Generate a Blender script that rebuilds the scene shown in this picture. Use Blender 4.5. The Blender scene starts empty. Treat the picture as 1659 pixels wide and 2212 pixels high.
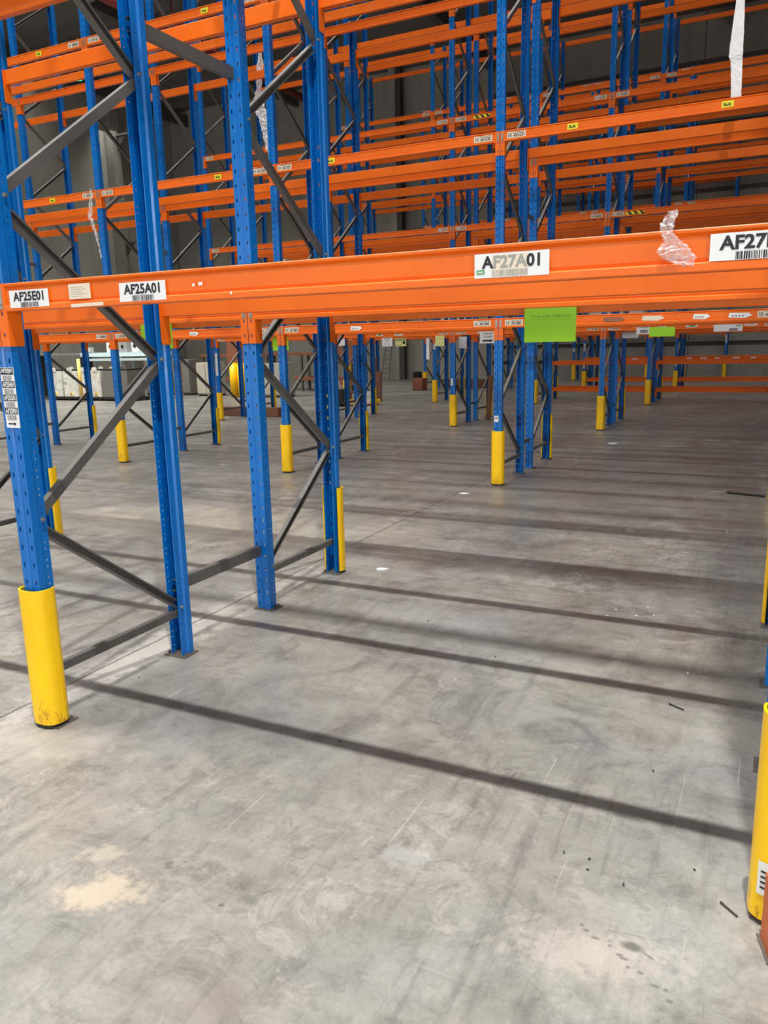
import bpy, bmesh, math, random
from mathutils import Matrix, Vector
random.seed(7)
C = bpy.context.scene.collection
scene = bpy.context.scene

# ------------------------------------------------------------------ camera
FPX, IW, IH = 1677.35, 1659.0, 2212.0
RV = Vector((0.8971137, 0.4412580, -0.0218734))
UV = Vector((-0.0733437, 0.1975709, 0.9775410))
FV = Vector((-0.4356693, 0.8753612, -0.2096070))
CAM = Vector((2.722, -2.1748, 1.586))
cd = bpy.data.cameras.new('camera'); cam = bpy.data.objects.new('camera', cd); C.objects.link(cam)
cd.sensor_fit = 'HORIZONTAL'; cd.sensor_width = 36.0; cd.lens = 36.0 * FPX / IW
cd.clip_start = 0.05; cd.clip_end = 300
M = Matrix((RV, UV, -FV)).transposed().to_4x4(); M.translation = CAM
cam.matrix_world = M
scene.camera = cam

# ------------------------------------------------------------------ world, lights, exposure
w = bpy.data.worlds.new('world'); scene.world = w; w.use_nodes = True
w.node_tree.nodes['Background'].inputs[0].default_value = (0.93, 0.97, 1.0, 1)
w.node_tree.nodes['Background'].inputs[1].default_value = 1.7
scene.view_settings.view_transform = 'Standard'
scene.view_settings.look = 'None'
scene.view_settings.gamma = 1.0
scene.view_settings.use_curve_mapping = False
scene.view_settings.exposure = 0.14


def area(name, loc, sx, sy, power, spread=125, color=(1, 0.97, 0.92), rot=(0, 0, 0)):
    l = bpy.data.lights.new(name, 'AREA'); l.shape = 'RECTANGLE'; l.size = sx; l.size_y = sy
    l.energy = power; l.color = color; l.spread = math.radians(spread)
    o = bpy.data.objects.new(name, l); C.objects.link(o); o.location = loc; o.rotation_euler = rot
    return o


LH = 12.8
area('strip_light', (-5.5, -2.2, LH), 15, 0.22, 950, 115)          # the light line over the aisle we stand in
area('bay_light', (3.05, -2.2, LH), 0.16, 0.16, 620, 115)
area('aisle_fill', (-13.0, 4.3, LH), 24, 2.4, 1150, 120)  # added broad fills over the farther aisles; no such lamps hang there
area('aisle_fill', (-12.5, 10.2, LH), 25, 2.4, 620, 120)
area('aisle_fill', (-12.0, 16.2, LH), 28, 2.4, 500, 120)
area('aisle_fill', (-9.0, 22.1, LH), 34, 2.4, 430, 116)
area('aisle_fill', (-9.0, 27.0, 11.6), 34, 1.0, 430, 100)
area('battery_bay_fill', (-18, 14.0, LH), 6, 8, 1350, 110)  # added fill that brightens the battery stand and bench
area('low_front_fill', (15.0, -7.0, 3.1), 9, 5.4, 900, 170, (0.95, 0.98, 1.0), (math.radians(90), 0, math.radians(58)))  # added low fill from the front right; no door opens there
area('low_front_fill', (-2.0, -11.7, 3.0), 10, 5.0, 40, 170, (0.95, 0.98, 1.0), (math.radians(90), 0, 0))  # weak added fill from behind the camera

# ------------------------------------------------------------------ materials


def mat(name, color, rough=0.5, metal=0.0, spec=0.5):
    m = bpy.data.materials.new(name); m.use_nodes = True
    b = m.node_tree.nodes['Principled BSDF']
    b.inputs['Base Color'].default_value = (*color, 1)
    b.inputs['Roughness'].default_value = rough; b.inputs['Metallic'].default_value = metal
    b.inputs['Specular IOR Level'].default_value = spec
    return m


class NT:
    def __init__(s, m):
        s.t = m.node_tree; s.b = s.t.nodes['Principled BSDF']

    def n(s, typ, **kw):
        x = s.t.nodes.new(typ)
        for k, v in kw.items(): setattr(x, k, v)
        return x

    def l(s, a, b): s.t.links.new(a, b)

    def coord(s, kind='Object'):
        return s.n('ShaderNodeTexCoord').outputs[kind]

    def pos(s): return s.n('ShaderNodeNewGeometry').outputs['Position']

    def mapping(s, v, scale=(1, 1, 1), rot=(0, 0, 0), loc=(0, 0, 0)):
        m = s.n('ShaderNodeMapping'); m.inputs['Scale'].default_value = scale
        m.inputs['Rotation'].default_value = rot; m.inputs['Location'].default_value = loc
        s.l(v, m.inputs['Vector']); return m.outputs[0]

    def noise(s, v, scale, detail=4, rough=0.55, dist=0.0):
        x = s.n('ShaderNodeTexNoise'); x.inputs['Scale'].default_value = scale
        x.inputs['Detail'].default_value = detail; x.inputs['Roughness'].default_value = rough
        x.inputs['Distortion'].default_value = dist
        if v is not None: s.l(v, x.inputs['Vector'])
        return x.outputs['Fac']

    def ramp(s, f, stops):
        x = s.n('ShaderNodeValToRGB'); e = x.color_ramp.elements
        while len(e) < len(stops): e.new(0.5)
        for i, (p, c) in enumerate(stops):
            e[i].position = p; e[i].color = (*c, 1) if len(c) == 3 else c
        s.l(f, x.inputs[0]); return x.outputs[0]

    def mix(s, f, a, b, mode='MIX'):
        x = s.n('ShaderNodeMix'); x.data_type = 'RGBA'; x.blend_type = mode
        if isinstance(f, (int, float)): x.inputs[0].default_value = f
        else: s.l(f, x.inputs[0])
        for v, i in ((a, 6), (b, 7)):
            if isinstance(v, tuple): x.inputs[i].default_value = (*v, 1)
            else: s.l(v, x.inputs[i])
        return x.outputs[2]

    def math(s, op, a, b=None, clamp=False):
        x = s.n('ShaderNodeMath'); x.operation = op; x.use_clamp = clamp
        for v, i in ((a, 0), (b, 1)):
            if v is None: continue
            if isinstance(v, (int, float)): x.inputs[i].default_value = v
            else: s.l(v, x.inputs[i])
        return x.outputs[0]

    def bump(s, h, strength=0.3, dist=0.01):
        x = s.n('ShaderNodeBump'); x.inputs['Strength'].default_value = strength
        x.inputs['Distance'].default_value = dist; s.l(h, x.inputs['Height'])
        s.l(x.outputs[0], s.b.inputs['Normal'])


def G(v): return (v, v, v)


def paint(name, color, dark, rough=0.36, amt=0.5, wear=0.6, spec=0.5):
    m = mat(name, color, rough, spec=spec); t = NT(m)
    p = t.pos()
    a = t.ramp(t.noise(p, 2.3, 5, 0.6), [(0.35, G(0)), (0.72, G(1))])
    col = t.mix(t.math('MULTIPLY', a, amt), color, dark)
    sc = t.ramp(t.noise(t.mapping(p, (6, 30, 30)), 3.0, 6, 0.7), [(0.66, G(0)), (0.74, G(1))])
    col = t.mix(t.math('MULTIPLY', sc, wear), col, tuple(c * 0.35 + 0.02 for c in dark))
    t.l(col, t.b.inputs['Base Color'])
    t.l(t.ramp(t.noise(p, 9, 4), [(0.3, G(rough - 0.08)), (0.7, G(rough + 0.14))]), t.b.inputs['Roughness'])
    return m


BLUE = paint('blue_paint', (0.0, 0.155, 0.53), (0.0, 0.105, 0.40), 0.28, 0.55, 0.4)
ORANGE = paint('orange_paint', (0.89, 0.165, 0.008), (0.74, 0.115, 0.006), 0.36, 0.7, 0.7, 0.35)
GREY = paint('grey_galvanised_steel', (0.115, 0.11, 0.102), (0.06, 0.057, 0.052), 0.42, 0.8, 0.3)
STEEL = mat('zinc_steel', (0.42, 0.41, 0.38), 0.38, 0.8)
DSTEEL = paint('dull_base_steel', (0.12, 0.105, 0.09), (0.07, 0.05, 0.04), 0.55, 0.8, 0.3)
BLACK = mat('black_rubber', (0.018, 0.017, 0.016), 0.6)
WHITE = mat('white_label_paper', (0.80, 0.80, 0.80), 0.45)
CREAM = mat('aged_label_paper', (0.78, 0.66, 0.52), 0.5)
INK = mat('black_ink', (0.012, 0.012, 0.014), 0.5)
GINK = mat('faded_ink', (0.33, 0.33, 0.30), 0.5)
MINK = mat('grey_print', (0.22, 0.2, 0.19), 0.5)
GREEN = mat('green_sticker', (0.02, 0.30, 0.07), 0.4)
LIME = mat('lime_card', (0.48, 0.97, 0.03), 0.42)
_t = NT(LIME); _o = _t.t.nodes['Material Output']; _tr = _t.n('ShaderNodeBsdfTranslucent'); _tr.inputs[0].default_value = (0.42, 0.95, 0.03, 1)
_mx = _t.n('ShaderNodeMixShader'); _mx.inputs[0].default_value = 0.12
_t.l(_t.b.outputs[0], _mx.inputs[1]); _t.l(_tr.outputs[0], _mx.inputs[2]); _t.l(_mx.outputs[0], _o.inputs[0])
LINK = mat('dark_lime_print', (0.22, 0.60, 0.02), 0.45)
YLAB = mat('yellow_label', (0.85, 0.80, 0.03), 0.45)
YCARD = mat('pale_yellow_card', (0.80, 0.76, 0.30), 0.5)
WOOD = paint('brown_wood', (0.20, 0.085, 0.045), (0.10, 0.045, 0.028), 0.6, 0.8, 0.5)
CARDB = paint('rusty_brown_board', (0.30, 0.10, 0.05), (0.17, 0.06, 0.03), 0.65, 0.8, 0.4)
RED = mat('red_sprinkler_paint', (0.28, 0.035, 0.028), 0.5)
CORAL = mat('coral_flag', (0.95, 0.16, 0.11), 0.5)
PALE = mat('pale_blue_steel', (0.55, 0.68, 0.70), 0.35)
EGREEN = mat('exit_sign', (0.0, 0.35, 0.15), 0.4)
EGREEN.node_tree.nodes['Principled BSDF'].inputs['Emission Color'].default_value = (0.05, 0.9, 0.4, 1)
EGREEN.node_tree.nodes['Principled BSDF'].inputs['Emission Strength'].default_value = 0.8


def battery_mat():
    m = mat('dirty_white_steel', (0.7, 0.69, 0.62), 0.45); t = NT(m)
    n = t.ramp(t.noise(t.pos(), 5.5, 7, 0.7, 0.6), [(0.48, (0.74, 0.73, 0.66)), (0.62, (0.50, 0.48, 0.42)), (0.72, (0.12, 0.11, 0.1))])
    t.l(n, t.b.inputs['Base Color']); return m


BATT = battery_mat()


def guard_mat():
    m = mat('yellow_guard_plastic', (1.0, 0.60, 0.0), 0.33); t = NT(m)
    p = t.pos(); sx = t.n('ShaderNodeSeparateXYZ'); t.l(p, sx.inputs[0]); z = sx.outputs[2]
    low = t.ramp(z, [(0.02, G(1)), (0.17, G(0))])
    sc = t.ramp(t.noise(t.mapping(p, (22, 22, 7)), 1.4, 7, 0.72, 1.2), [(0.53, G(0)), (0.60, G(1))])
    f = t.math('MULTIPLY', low, sc)
    tone = t.ramp(t.noise(p, 5, 4), [(0.3, (1.0, 0.63, 0.0)), (0.75, (0.97, 0.53, 0.0))])
    c = t.mix(f, tone, (0.42, 0.17, 0.01))
    sp = t.ramp(t.noise(p, 38, 3, 0.6), [(0.73, G(0)), (0.76, G(1))])
    c = t.mix(t.math('MULTIPLY', sp, 0.6), c, (0.55, 0.26, 0.02))
    t.l(c, t.b.inputs['Base Color']); return m


YELLOW = guard_mat()


def film_mat(name, alpha, col=(0.9, 0.9, 0.9)):
    m = mat(name, col, 0.16, spec=0.8); t = NT(m)
    f = t.ramp(t.noise(t.pos(), 42, 6, 0.7, 1.5), [(0.42, G(alpha * 0.35)), (0.62, G(min(1, alpha * 1.7)))])
    t.l(f, t.b.inputs['Alpha'])
    t.bump(t.noise(t.pos(), 30, 5), 0.9, 0.01)
    return m


FILM = film_mat('clear_plastic_film', 0.34)
SFILM = film_mat('milky_stretch_film', 0.95, (0.88, 0.89, 0.90))


def wall_mat(name, a, b):
    m = mat(name, a, 0.8); t = NT(m); p = t.pos()
    n1 = t.noise(p, 0.6, 6, 0.6); n2 = t.noise(t.mapping(p, (2.2, 2.2, 0.35)), 1.2, 6, 0.65)
    c = t.mix(t.ramp(n1, [(0.3, G(0)), (0.7, G(1))]), a, b)
    c = t.mix(t.ramp(n2, [(0.5, G(0)), (0.8, G(0.7))]), c, tuple(x * 0.62 for x in b))
    c = t.mix(t.ramp(t.noise(p, 22, 4), [(0.6, G(0)), (0.75, G(0.35))]), c, tuple(x * 1.35 for x in a))
    t.l(c, t.b.inputs['Base Color']); t.bump(t.noise(p, 12, 5), 0.15, 0.01)
    return m


WALLM = wall_mat('precast_concrete', (0.44, 0.43, 0.375), (0.36, 0.35, 0.30))
WALLD = wall_mat('dark_precast_concrete', (0.33, 0.315, 0.275), (0.26, 0.25, 0.215))
ROOF = mat('roof_lining', (0.15, 0.143, 0.132), 0.7)
RIB = mat('roof_steel', (0.16, 0.155, 0.15), 0.5)
COLM = mat('column_paint', (0.085, 0.08, 0.07), 0.6)


def floor_mat():
    m = mat('worn_concrete_floor', (0.3, 0.3, 0.28), 0.5, spec=0.5); t = NT(m); p = t.pos()
    sx = t.n('ShaderNodeSeparateXYZ'); t.l(p, sx.inputs[0]); X, Y = sx.outputs[0], sx.outputs[1]
    base = t.ramp(t.noise(p, 0.55, 7, 0.62, 0.4), [(0.30, (0.185, 0.178, 0.165)), (0.5, (0.285, 0.278, 0.257)), (0.70, (0.37, 0.36, 0.327))])
    # power-trowelled clouds
    c1 = t.ramp(t.noise(p, 2.6, 9, 0.70, 1.2), [(0.34, G(0.42)), (0.50, G(0.85)), (0.62, G(1.0))])
    c = t.mix(0.72, base, c1, 'MULTIPLY')
    # bluish / brownish tint
    tint = t.ramp(t.noise(p, 0.9, 5, 0.6), [(0.36, (0.95, 1.0, 1.05)), (0.55, (1.03, 1.0, 0.95))])
    c = t.mix(0.8, c, tint, 'MULTIPLY')
    # tyre scuffs: along the aisle between columns (Y) and along the rack (X)
    s1 = t.ramp(t.noise(t.mapping(p, (9.0, 0.8, 1), (0, 0, 0.12)), 1.6, 8, 0.7, 0.25), [(0.52, G(0)), (0.70, G(1))])
    m1 = t.ramp(t.noise(p, 0.7, 3), [(0.38, G(0.1)), (0.56, G(1))])
    c = t.mix(t.math('MULTIPLY', t.math('MULTIPLY', s1, m1), 0.62), c, (0.085, 0.083, 0.085))
    s2 = t.ramp(t.noise(t.mapping(p, (0.55, 6.0, 1), (0, 0, -0.05), (4, 2, 0)), 1.3, 8, 0.68, 0.3), [(0.50, G(0)), (0.70, G(1))])
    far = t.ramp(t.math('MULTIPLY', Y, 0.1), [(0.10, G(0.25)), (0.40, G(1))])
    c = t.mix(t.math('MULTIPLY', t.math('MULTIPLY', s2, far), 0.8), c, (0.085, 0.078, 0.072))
    film = t.ramp(t.math('MULTIPLY', Y, 0.05), [(0.12, G(0)), (0.38, G(1))])  # painted shade: floor colour darkened towards the far rows
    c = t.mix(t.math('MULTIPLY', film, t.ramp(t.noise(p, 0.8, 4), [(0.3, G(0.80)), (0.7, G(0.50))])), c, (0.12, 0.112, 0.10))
    # arcs and drags
    s3 = t.ramp(t.noise(t.mapping(p, (1.0, 13.0, 1), (0, 0, 0.75), (1, 7, 0)), 1.1, 9, 0.72, 0.6), [(0.60, G(0)), (0.70, G(1))])
    c = t.mix(t.math('MULTIPLY', s3, 0.5), c, (0.10, 0.097, 0.095))
    # pale scrapes
    s4 = t.ramp(t.noise(t.mapping(p, (14.0, 1.6, 1), (0, 0, 0.5), (3, 9, 0)), 2.0, 8, 0.75, 0.4), [(0.64, G(0)), (0.72, G(1))])
    m4 = t.ramp(t.noise(p, 1.1, 3), [(0.45, G(0)), (0.6, G(1))])
    c = t.mix(t.math('MULTIPLY', t.math('MULTIPLY', s4, m4), 0.45), c, (0.52, 0.51, 0.47))
    # spatter
    v = t.n('ShaderNodeTexVoronoi'); v.inputs['Scale'].default_value = 3.2; v.inputs['Randomness'].default_value = 1
    t.l(t.mapping(p, (1, 1, 0)), v.inputs['Vector'])
    sv = t.n('ShaderNodeSeparateColor'); t.l(v.outputs['Color'], sv.inputs[0])
    rr = t.math('MULTIPLY', t.math('SUBTRACT', sv.outputs[0], 0.62), 0.16)
    wob = t.math('MULTIPLY', t.math('SUBTRACT', t.noise(p, 30, 3), 0.5), 0.10)
    d = t.math('SUBTRACT', rr, t.math('ADD', v.outputs['Distance'], wob))
    c = t.mix(t.math('MULTIPLY', t.ramp(t.math('MULTIPLY', d, 60), [(0.0, G(0)), (0.6, G(1))]), 0.55), c, (0.12, 0.118, 0.105))
    # crisp islands of lighter worn skin with ragged edges
    i1 = t.ramp(t.noise(p, 4.5, 12, 0.78, 0.8), [(0.535, G(0)), (0.56, G(1))])
    i2 = t.ramp(t.noise(p, 0.8, 4, 0.6), [(0.46, G(0)), (0.58, G(1))])
    c = t.mix(t.math('MULTIPLY', t.math('MULTIPLY', i1, i2), 0.35), c, (0.43, 0.41, 0.365))
    i3 = t.ramp(t.noise(t.mapping(p, (1, 1, 1), (0, 0, 0), (5, 5, 0)), 7.5, 12, 0.78, 0.8), [(0.57, G(0)), (0.60, G(1))])
    i4 = t.ramp(t.noise(t.mapping(p, (1, 1, 1), (0, 0, 0), (9, 2, 0)), 0.9, 4, 0.6), [(0.48, G(0)), (0.60, G(1))])
    c = t.mix(t.math('MULTIPLY', t.math('MULTIPLY', i3, i4), 0.42), c, (0.15, 0.145, 0.13))
    # thin crisp scratches
    for sc_, ro_, lo_, cc_, am_ in (((60, 1.1, 1), 0.55, (1, 3, 0), (0.10, 0.098, 0.09), 0.6), ((55, 0.9, 1), -0.35, (6, 1, 0), (0.50, 0.48, 0.44), 0.5), ((48, 1.3, 1), 1.35, (2, 8, 0), (0.11, 0.105, 0.10), 0.55)):
        q_ = t.ramp(t.noise(t.mapping(p, sc_, (0, 0, ro_), lo_), 1.0, 4, 0.55, 0.15), [(0.70, G(0)), (0.735, G(1))])
        c = t.mix(t.math('MULTIPLY', q_, am_), c, cc_)
    # pitting and speckle
    g1 = t.ramp(t.noise(p, 11, 8, 0.75, 0.6), [(0.30, G(0.62)), (0.47, G(0.97)), (0.60, G(1.03)), (0.74, G(1.22))])
    c = t.mix(0.75, c, g1, 'MULTIPLY')
    g2 = t.ramp(t.noise(t.mapping(p, (1, 1, 1), (0, 0, 0.6)), 85, 4, 0.7), [(0.64, G(0)), (0.70, G(0.55))])
    c = t.mix(t.math('MULTIPLY', g2, t.ramp(t.noise(p, 1.3, 3), [(0.45, G(0)), (0.6, G(1))])), c, (0.12, 0.115, 0.10))
    # fine grain
    c = t.mix(0.5, c, t.ramp(t.noise(p, 55, 5, 0.7), [(0.35, G(0.80)), (0.65, G(1.12))]), 'MULTIPLY')

    def blob(px, py, rx, ry, ang, col, amt, jag=0.6, ns=9):
        nonlocal c
        mp = t.n('ShaderNodeMapping'); mp.vector_type = 'TEXTURE'
        mp.inputs['Location'].default_value = (px, py, 0); mp.inputs['Rotation'].default_value = (0, 0, ang)
        mp.inputs['Scale'].default_value = (rx, ry, 1); t.l(p, mp.inputs['Vector'])
        s = t.n('ShaderNodeSeparateXYZ'); t.l(mp.outputs[0], s.inputs[0])
        r = t.math('SQRT', t.math('ADD', t.math('MULTIPLY', s.outputs[0], s.outputs[0]), t.math('MULTIPLY', s.outputs[1], s.outputs[1])))
        f = t.math('ADD', r, t.math('MULTIPLY', t.math('SUBTRACT', t.noise(p, ns, 7, 0.7), 0.5), jag * 2))
        f = t.ramp(f, [(0.45, G(1)), (1.0, G(0))])
        c = t.mix(t.math('MULTIPLY', f, amt), c, col)
    blob(1.03, -0.735, 0.15, 0.10, 0.7, (0.50, 0.43, 0.33), 0.8, 1.3, 16)
    blob(0.90, -0.60, 0.10, 0.05, 0.2, (0.50, 0.45, 0.36), 0.5, 1.2, 14)
    blob(0.10, -0.18, 0.45, 0.20, 0.4, (0.50, 0.47, 0.42), 0.35, 1.0, 7)
    blob(1.80, -0.20, 0.12, 0.06, 0.3, (0.47, 0.47, 0.46), 0.4, 1.4, 14)
    blob(2.42, -0.36, 0.28, 0.09, 0.3, (0.47, 0.43, 0.385), 0.45, 1.5, 26)
    blob(1.124, -0.545, 0.020, 0.014, 1.0, (0.12, 0.12, 0.105), 0.8, 0.35, 30)
    blob(1.135, -0.560, 0.016, 0.012, 0.3, (0.12, 0.12, 0.105), 0.8, 0.35, 30)
    blob(1.393, -0.627, 0.012, 0.010, 0.0, (0.10, 0.10, 0.09), 0.85, 0.3, 30)
    blob(1.448, -0.572, 0.042, 0.022, -0.3, (0.15, 0.15, 0.13), 0.7, 0.3, 30)
    blob(1.475, -0.535, 0.045, 0.006, 0.9, (0.13, 0.13, 0.115), 0.7, 0.3, 30)
    blob(2.497, -0.294, 0.040, 0.022, 0.0, (0.11, 0.11, 0.095), 0.9, 0.3, 30)
    for q in range(11): blob(2.36 + 0.028 * q * 0.9 + 0.012 * math.sin(q * 5), -0.27 - 0.016 * q + 0.02 * math.sin(q * 3.1), 0.008 + 0.004 * (q % 3), 0.007, 0, (0.13, 0.125, 0.11), 0.75, 0.25, 40)
    blob(2.541, -0.310, 0.030, 0.005, -0.5, (0.12, 0.12, 0.105), 0.75, 0.3, 30)
    blob(1.197, 0.552, 0.055, 0.035, 0.2, (0.15, 0.145, 0.135), 0.6, 0.5, 14)
    blob(2.09, 1.31, 0.20, 0.12, 0.2, (0.19, 0.165, 0.14), 0.55, 0.8, 9)
    blob(1.60, -0.92, 0.12, 0.08, 0.4, (0.20, 0.17, 0.155), 0.45, 0.8, 9)
    blob(-0.2, 0.95, 0.16, 1.5, 0.0, (0.52, 0.50, 0.46), 0.5, 1.6, 8)
    blob(-1.9, 3.5, 2.4, 0.8, 0.05, (0.46, 0.43, 0.34), 0.32, 0.7, 1.5)
    blob(0.6, 6.2, 1.8, 2.0, 0.0, (0.16, 0.145, 0.13), 0.35, 0.8, 1.5)
    # saw-cut joint behind the column line
    jx = t.math('ABSOLUTE', t.math('ADD', X, t.math('ADD', 0.255, t.math('MULTIPLY', t.math('SUBTRACT', t.noise(p, 9, 5, 0.7), 0.5), 0.03))))
    j = t.ramp(t.math('MULTIPLY', jx, 10), [(0.03, G(1)), (0.08, G(0))])
    c = t.mix(t.math('MULTIPLY', j, 0.85), c, (0.05, 0.047, 0.042))
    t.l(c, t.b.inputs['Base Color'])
    r = t.ramp(t.noise(p, 1.7, 6, 0.6, 0.5), [(0.32, G(0.30)), (0.66, G(0.56))])
    t.l(r, t.b.inputs['Roughness'])
    h = t.math('ADD', t.noise(p, 40, 5, 0.7), t.math('MULTIPLY', j, -3.0))
    t.bump(h, 0.10, 0.004)
    return m


FLOOR = floor_mat()

# ------------------------------------------------------------------ mesh helpers


def quad(bm, pts, mi=0):
    f = bm.faces.new([bm.verts.new(p) for p in pts]); f.material_index = mi; return f


def box(bm, x0, x1, y0, y1, z0, z1, mi=0, bev=0.0, mtx=None):
    before = set(bm.faces)
    vs = [bm.verts.new((x, y, z)) for x in (x0, x1) for y in (y0, y1) for z in (z0, z1)]
    for idx in ((0, 1, 3, 2), (4, 6, 7, 5), (0, 4, 5, 1), (2, 3, 7, 6), (0, 2, 6, 4), (1, 5, 7, 3)):
        bm.faces.new([vs[i] for i in idx])
    if bev:
        es = {e for v in vs for e in v.link_edges}
        bmesh.ops.bevel(bm, geom=list(es), offset=bev, segments=2, affect='EDGES')
    nf = [f for f in bm.faces if f not in before]
    for f in nf: f.material_index = mi
    if mtx is not None:
        bmesh.ops.transform(bm, matrix=mtx, verts=list({v for f in nf for v in f.verts}))


def tube(bm, p0, p1, r, n=10, mi=0, r2=None):
    p0, p1 = Vector(p0), Vector(p1); d = p1 - p0; q = d.to_track_quat('Z', 'Y').to_matrix().to_4x4()
    q.translation = (p0 + p1) / 2
    b = set(bm.faces)
    bmesh.ops.create_cone(bm, cap_ends=True, segments=n, radius1=r, radius2=r if r2 is None else r2, depth=d.length, matrix=q)
    for f in bm.faces:
        if f not in b: f.material_index = mi


def extrude_profile(bm, pts, z0, z1, closed=True, axis='Z', mi=0):
    """pts: 2-D polygon; extruded along an axis (X: pts are (y,z))."""
    def P(a, b, t):
        return (a, b, t) if axis == 'Z' else ((t, a, b) if axis == 'X' else (a, t, b))
    A = [bm.verts.new(P(a, b, z0)) for a, b in pts]; B = [bm.verts.new(P(a, b, z1)) for a, b in pts]
    n = len(pts)
    for i in range(n if closed else n - 1):
        f = bm.faces.new((A[i], A[(i + 1) % n], B[(i + 1) % n], B[i])); f.material_index = mi
    if closed:
        for L in (A[::-1], B):
            f = bm.faces.new(L); f.material_index = mi


def mesh(name, bm, mats, smooth=False):
    bmesh.ops.recalc_face_normals(bm, faces=bm.faces)
    me = bpy.data.meshes.new(name); bm.to_mesh(me); bm.free()
    for m in (mats if isinstance(mats, (list, tuple)) else [mats]): me.materials.append(m)
    if smooth:
        for p in me.polygons: p.use_smooth = True
    return me


def solidify(me, th):
    o = bpy.data.objects.new('tmp', me); C.objects.link(o)
    md = o.modifiers.new('s', 'SOLIDIFY'); md.thickness = th; md.offset = 0
    dg = bpy.context.evaluated_depsgraph_get()
    r = bpy.data.meshes.new_from_object(o.evaluated_get(dg))
    bpy.data.objects.remove(o); return r


def link(name, me, parent=None, loc=(0, 0, 0), rot=(0, 0, 0), label=None, cat=None, group=None, kind=None, mtx=None):
    o = bpy.data.objects.new(name, me); C.objects.link(o)
    if parent: o.parent = parent
    if mtx is not None: o.matrix_local = mtx
    else: o.location = loc; o.rotation_euler = rot
    if label: o['label'] = label
    if cat: o['category'] = cat
    if group: o['group'] = group
    if kind: o['kind'] = kind
    return o


_tc = {}


def text_polys(s):
    if s in _tc: return _tc[s]
    cu = bpy.data.curves.new('t', 'FONT'); cu.body = s; cu.size = 1; cu.offset = 0.034; cu.resolution_u = 3
    o = bpy.data.objects.new('t', cu); C.objects.link(o)
    dg = bpy.context.evaluated_depsgraph_get(); dg.update()
    me = bpy.data.meshes.new_from_object(o.evaluated_get(dg))
    vs = [tuple(v.co) for v in me.vertices]; fs = [tuple(p.vertices) for p in me.polygons]
    bpy.data.objects.remove(o)
    xs = [v[0] for v in vs]; ys = [v[1] for v in vs]
    r = (vs, fs, min(xs), max(xs), min(ys), max(ys)); _tc[s] = r; return r


def put_text(bm, s, x0, x1, z0, z1, y, mi=1, mirror=False):
    """text filling the rectangle x0..x1, z0..z1 on plane y, read from -Y"""
    vs, fs, a, b, c, d = text_polys(s)
    V = []
    for v in vs:
        u = (v[0] - a) / (b - a)
        if mirror: u = 1 - u
        V.append(bm.verts.new((x0 + u * (x1 - x0), y, z0 + (v[1] - c) / (d - c) * (z1 - z0))))
    for f in fs:
        try: bm.faces.new([V[i] for i in f]).material_index = mi
        except ValueError: pass


def barcode(bm, x0, x1, z0, z1, y, mi=1, seed=1):
    r = random.Random(seed); x = x0
    while x < x1 - 0.001:
        wd = r.choice((0.0008, 0.0012, 0.0018, 0.0026)) * (x1 - x0) / 0.07
        e = min(x + wd, x1)
        quad(bm, [(x, y, z0), (e, y, z0), (e, y, z1), (x, y, z1)], mi)
        x = e + r.choice((0.0009, 0.0014, 0.002)) * (x1 - x0) / 0.07


# ------------------------------------------------------------------ rack layout (metres)
B, D, GF, GE = 2.8395, 0.84, 0.793, 0.443
E0, PITCH = 6.238, 5.921
ROWS = {'F': (0.0, GF), 'E': (E0, GE), 'D': (E0 + PITCH, GE), 'C': (E0 + 2 * PITCH, GE), 'B': (E0 + 3 * PITCH, GE), 'A': (30.76, 0.3)}
RNAME = {'F': 'nearest', 'E': 'second', 'D': 'third', 'C': 'fourth', 'B': 'fifth', 'A': 'wall'}
ORD = ['right edge', 'second', 'third', 'fourth', 'fifth', 'sixth', 'seventh']


def line_y(r, l):
    y0, g = ROWS[r]; return y0 + [0, D, D + g, 2 * D + g][l]


def proj(P):
    d = Vector(P) - CAM; z = d.dot(FV)
    if z < 0.05: return None
    return (IW / 2 + FPX * d.dot(RV) / z, IH / 2 - FPX * d.dot(UV) / z, z)


# ------------------------------------------------------------------ setting
def floor_build():
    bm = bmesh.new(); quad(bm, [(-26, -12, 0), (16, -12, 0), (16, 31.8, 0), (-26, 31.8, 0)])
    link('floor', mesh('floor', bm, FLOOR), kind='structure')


floor_build()


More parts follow.
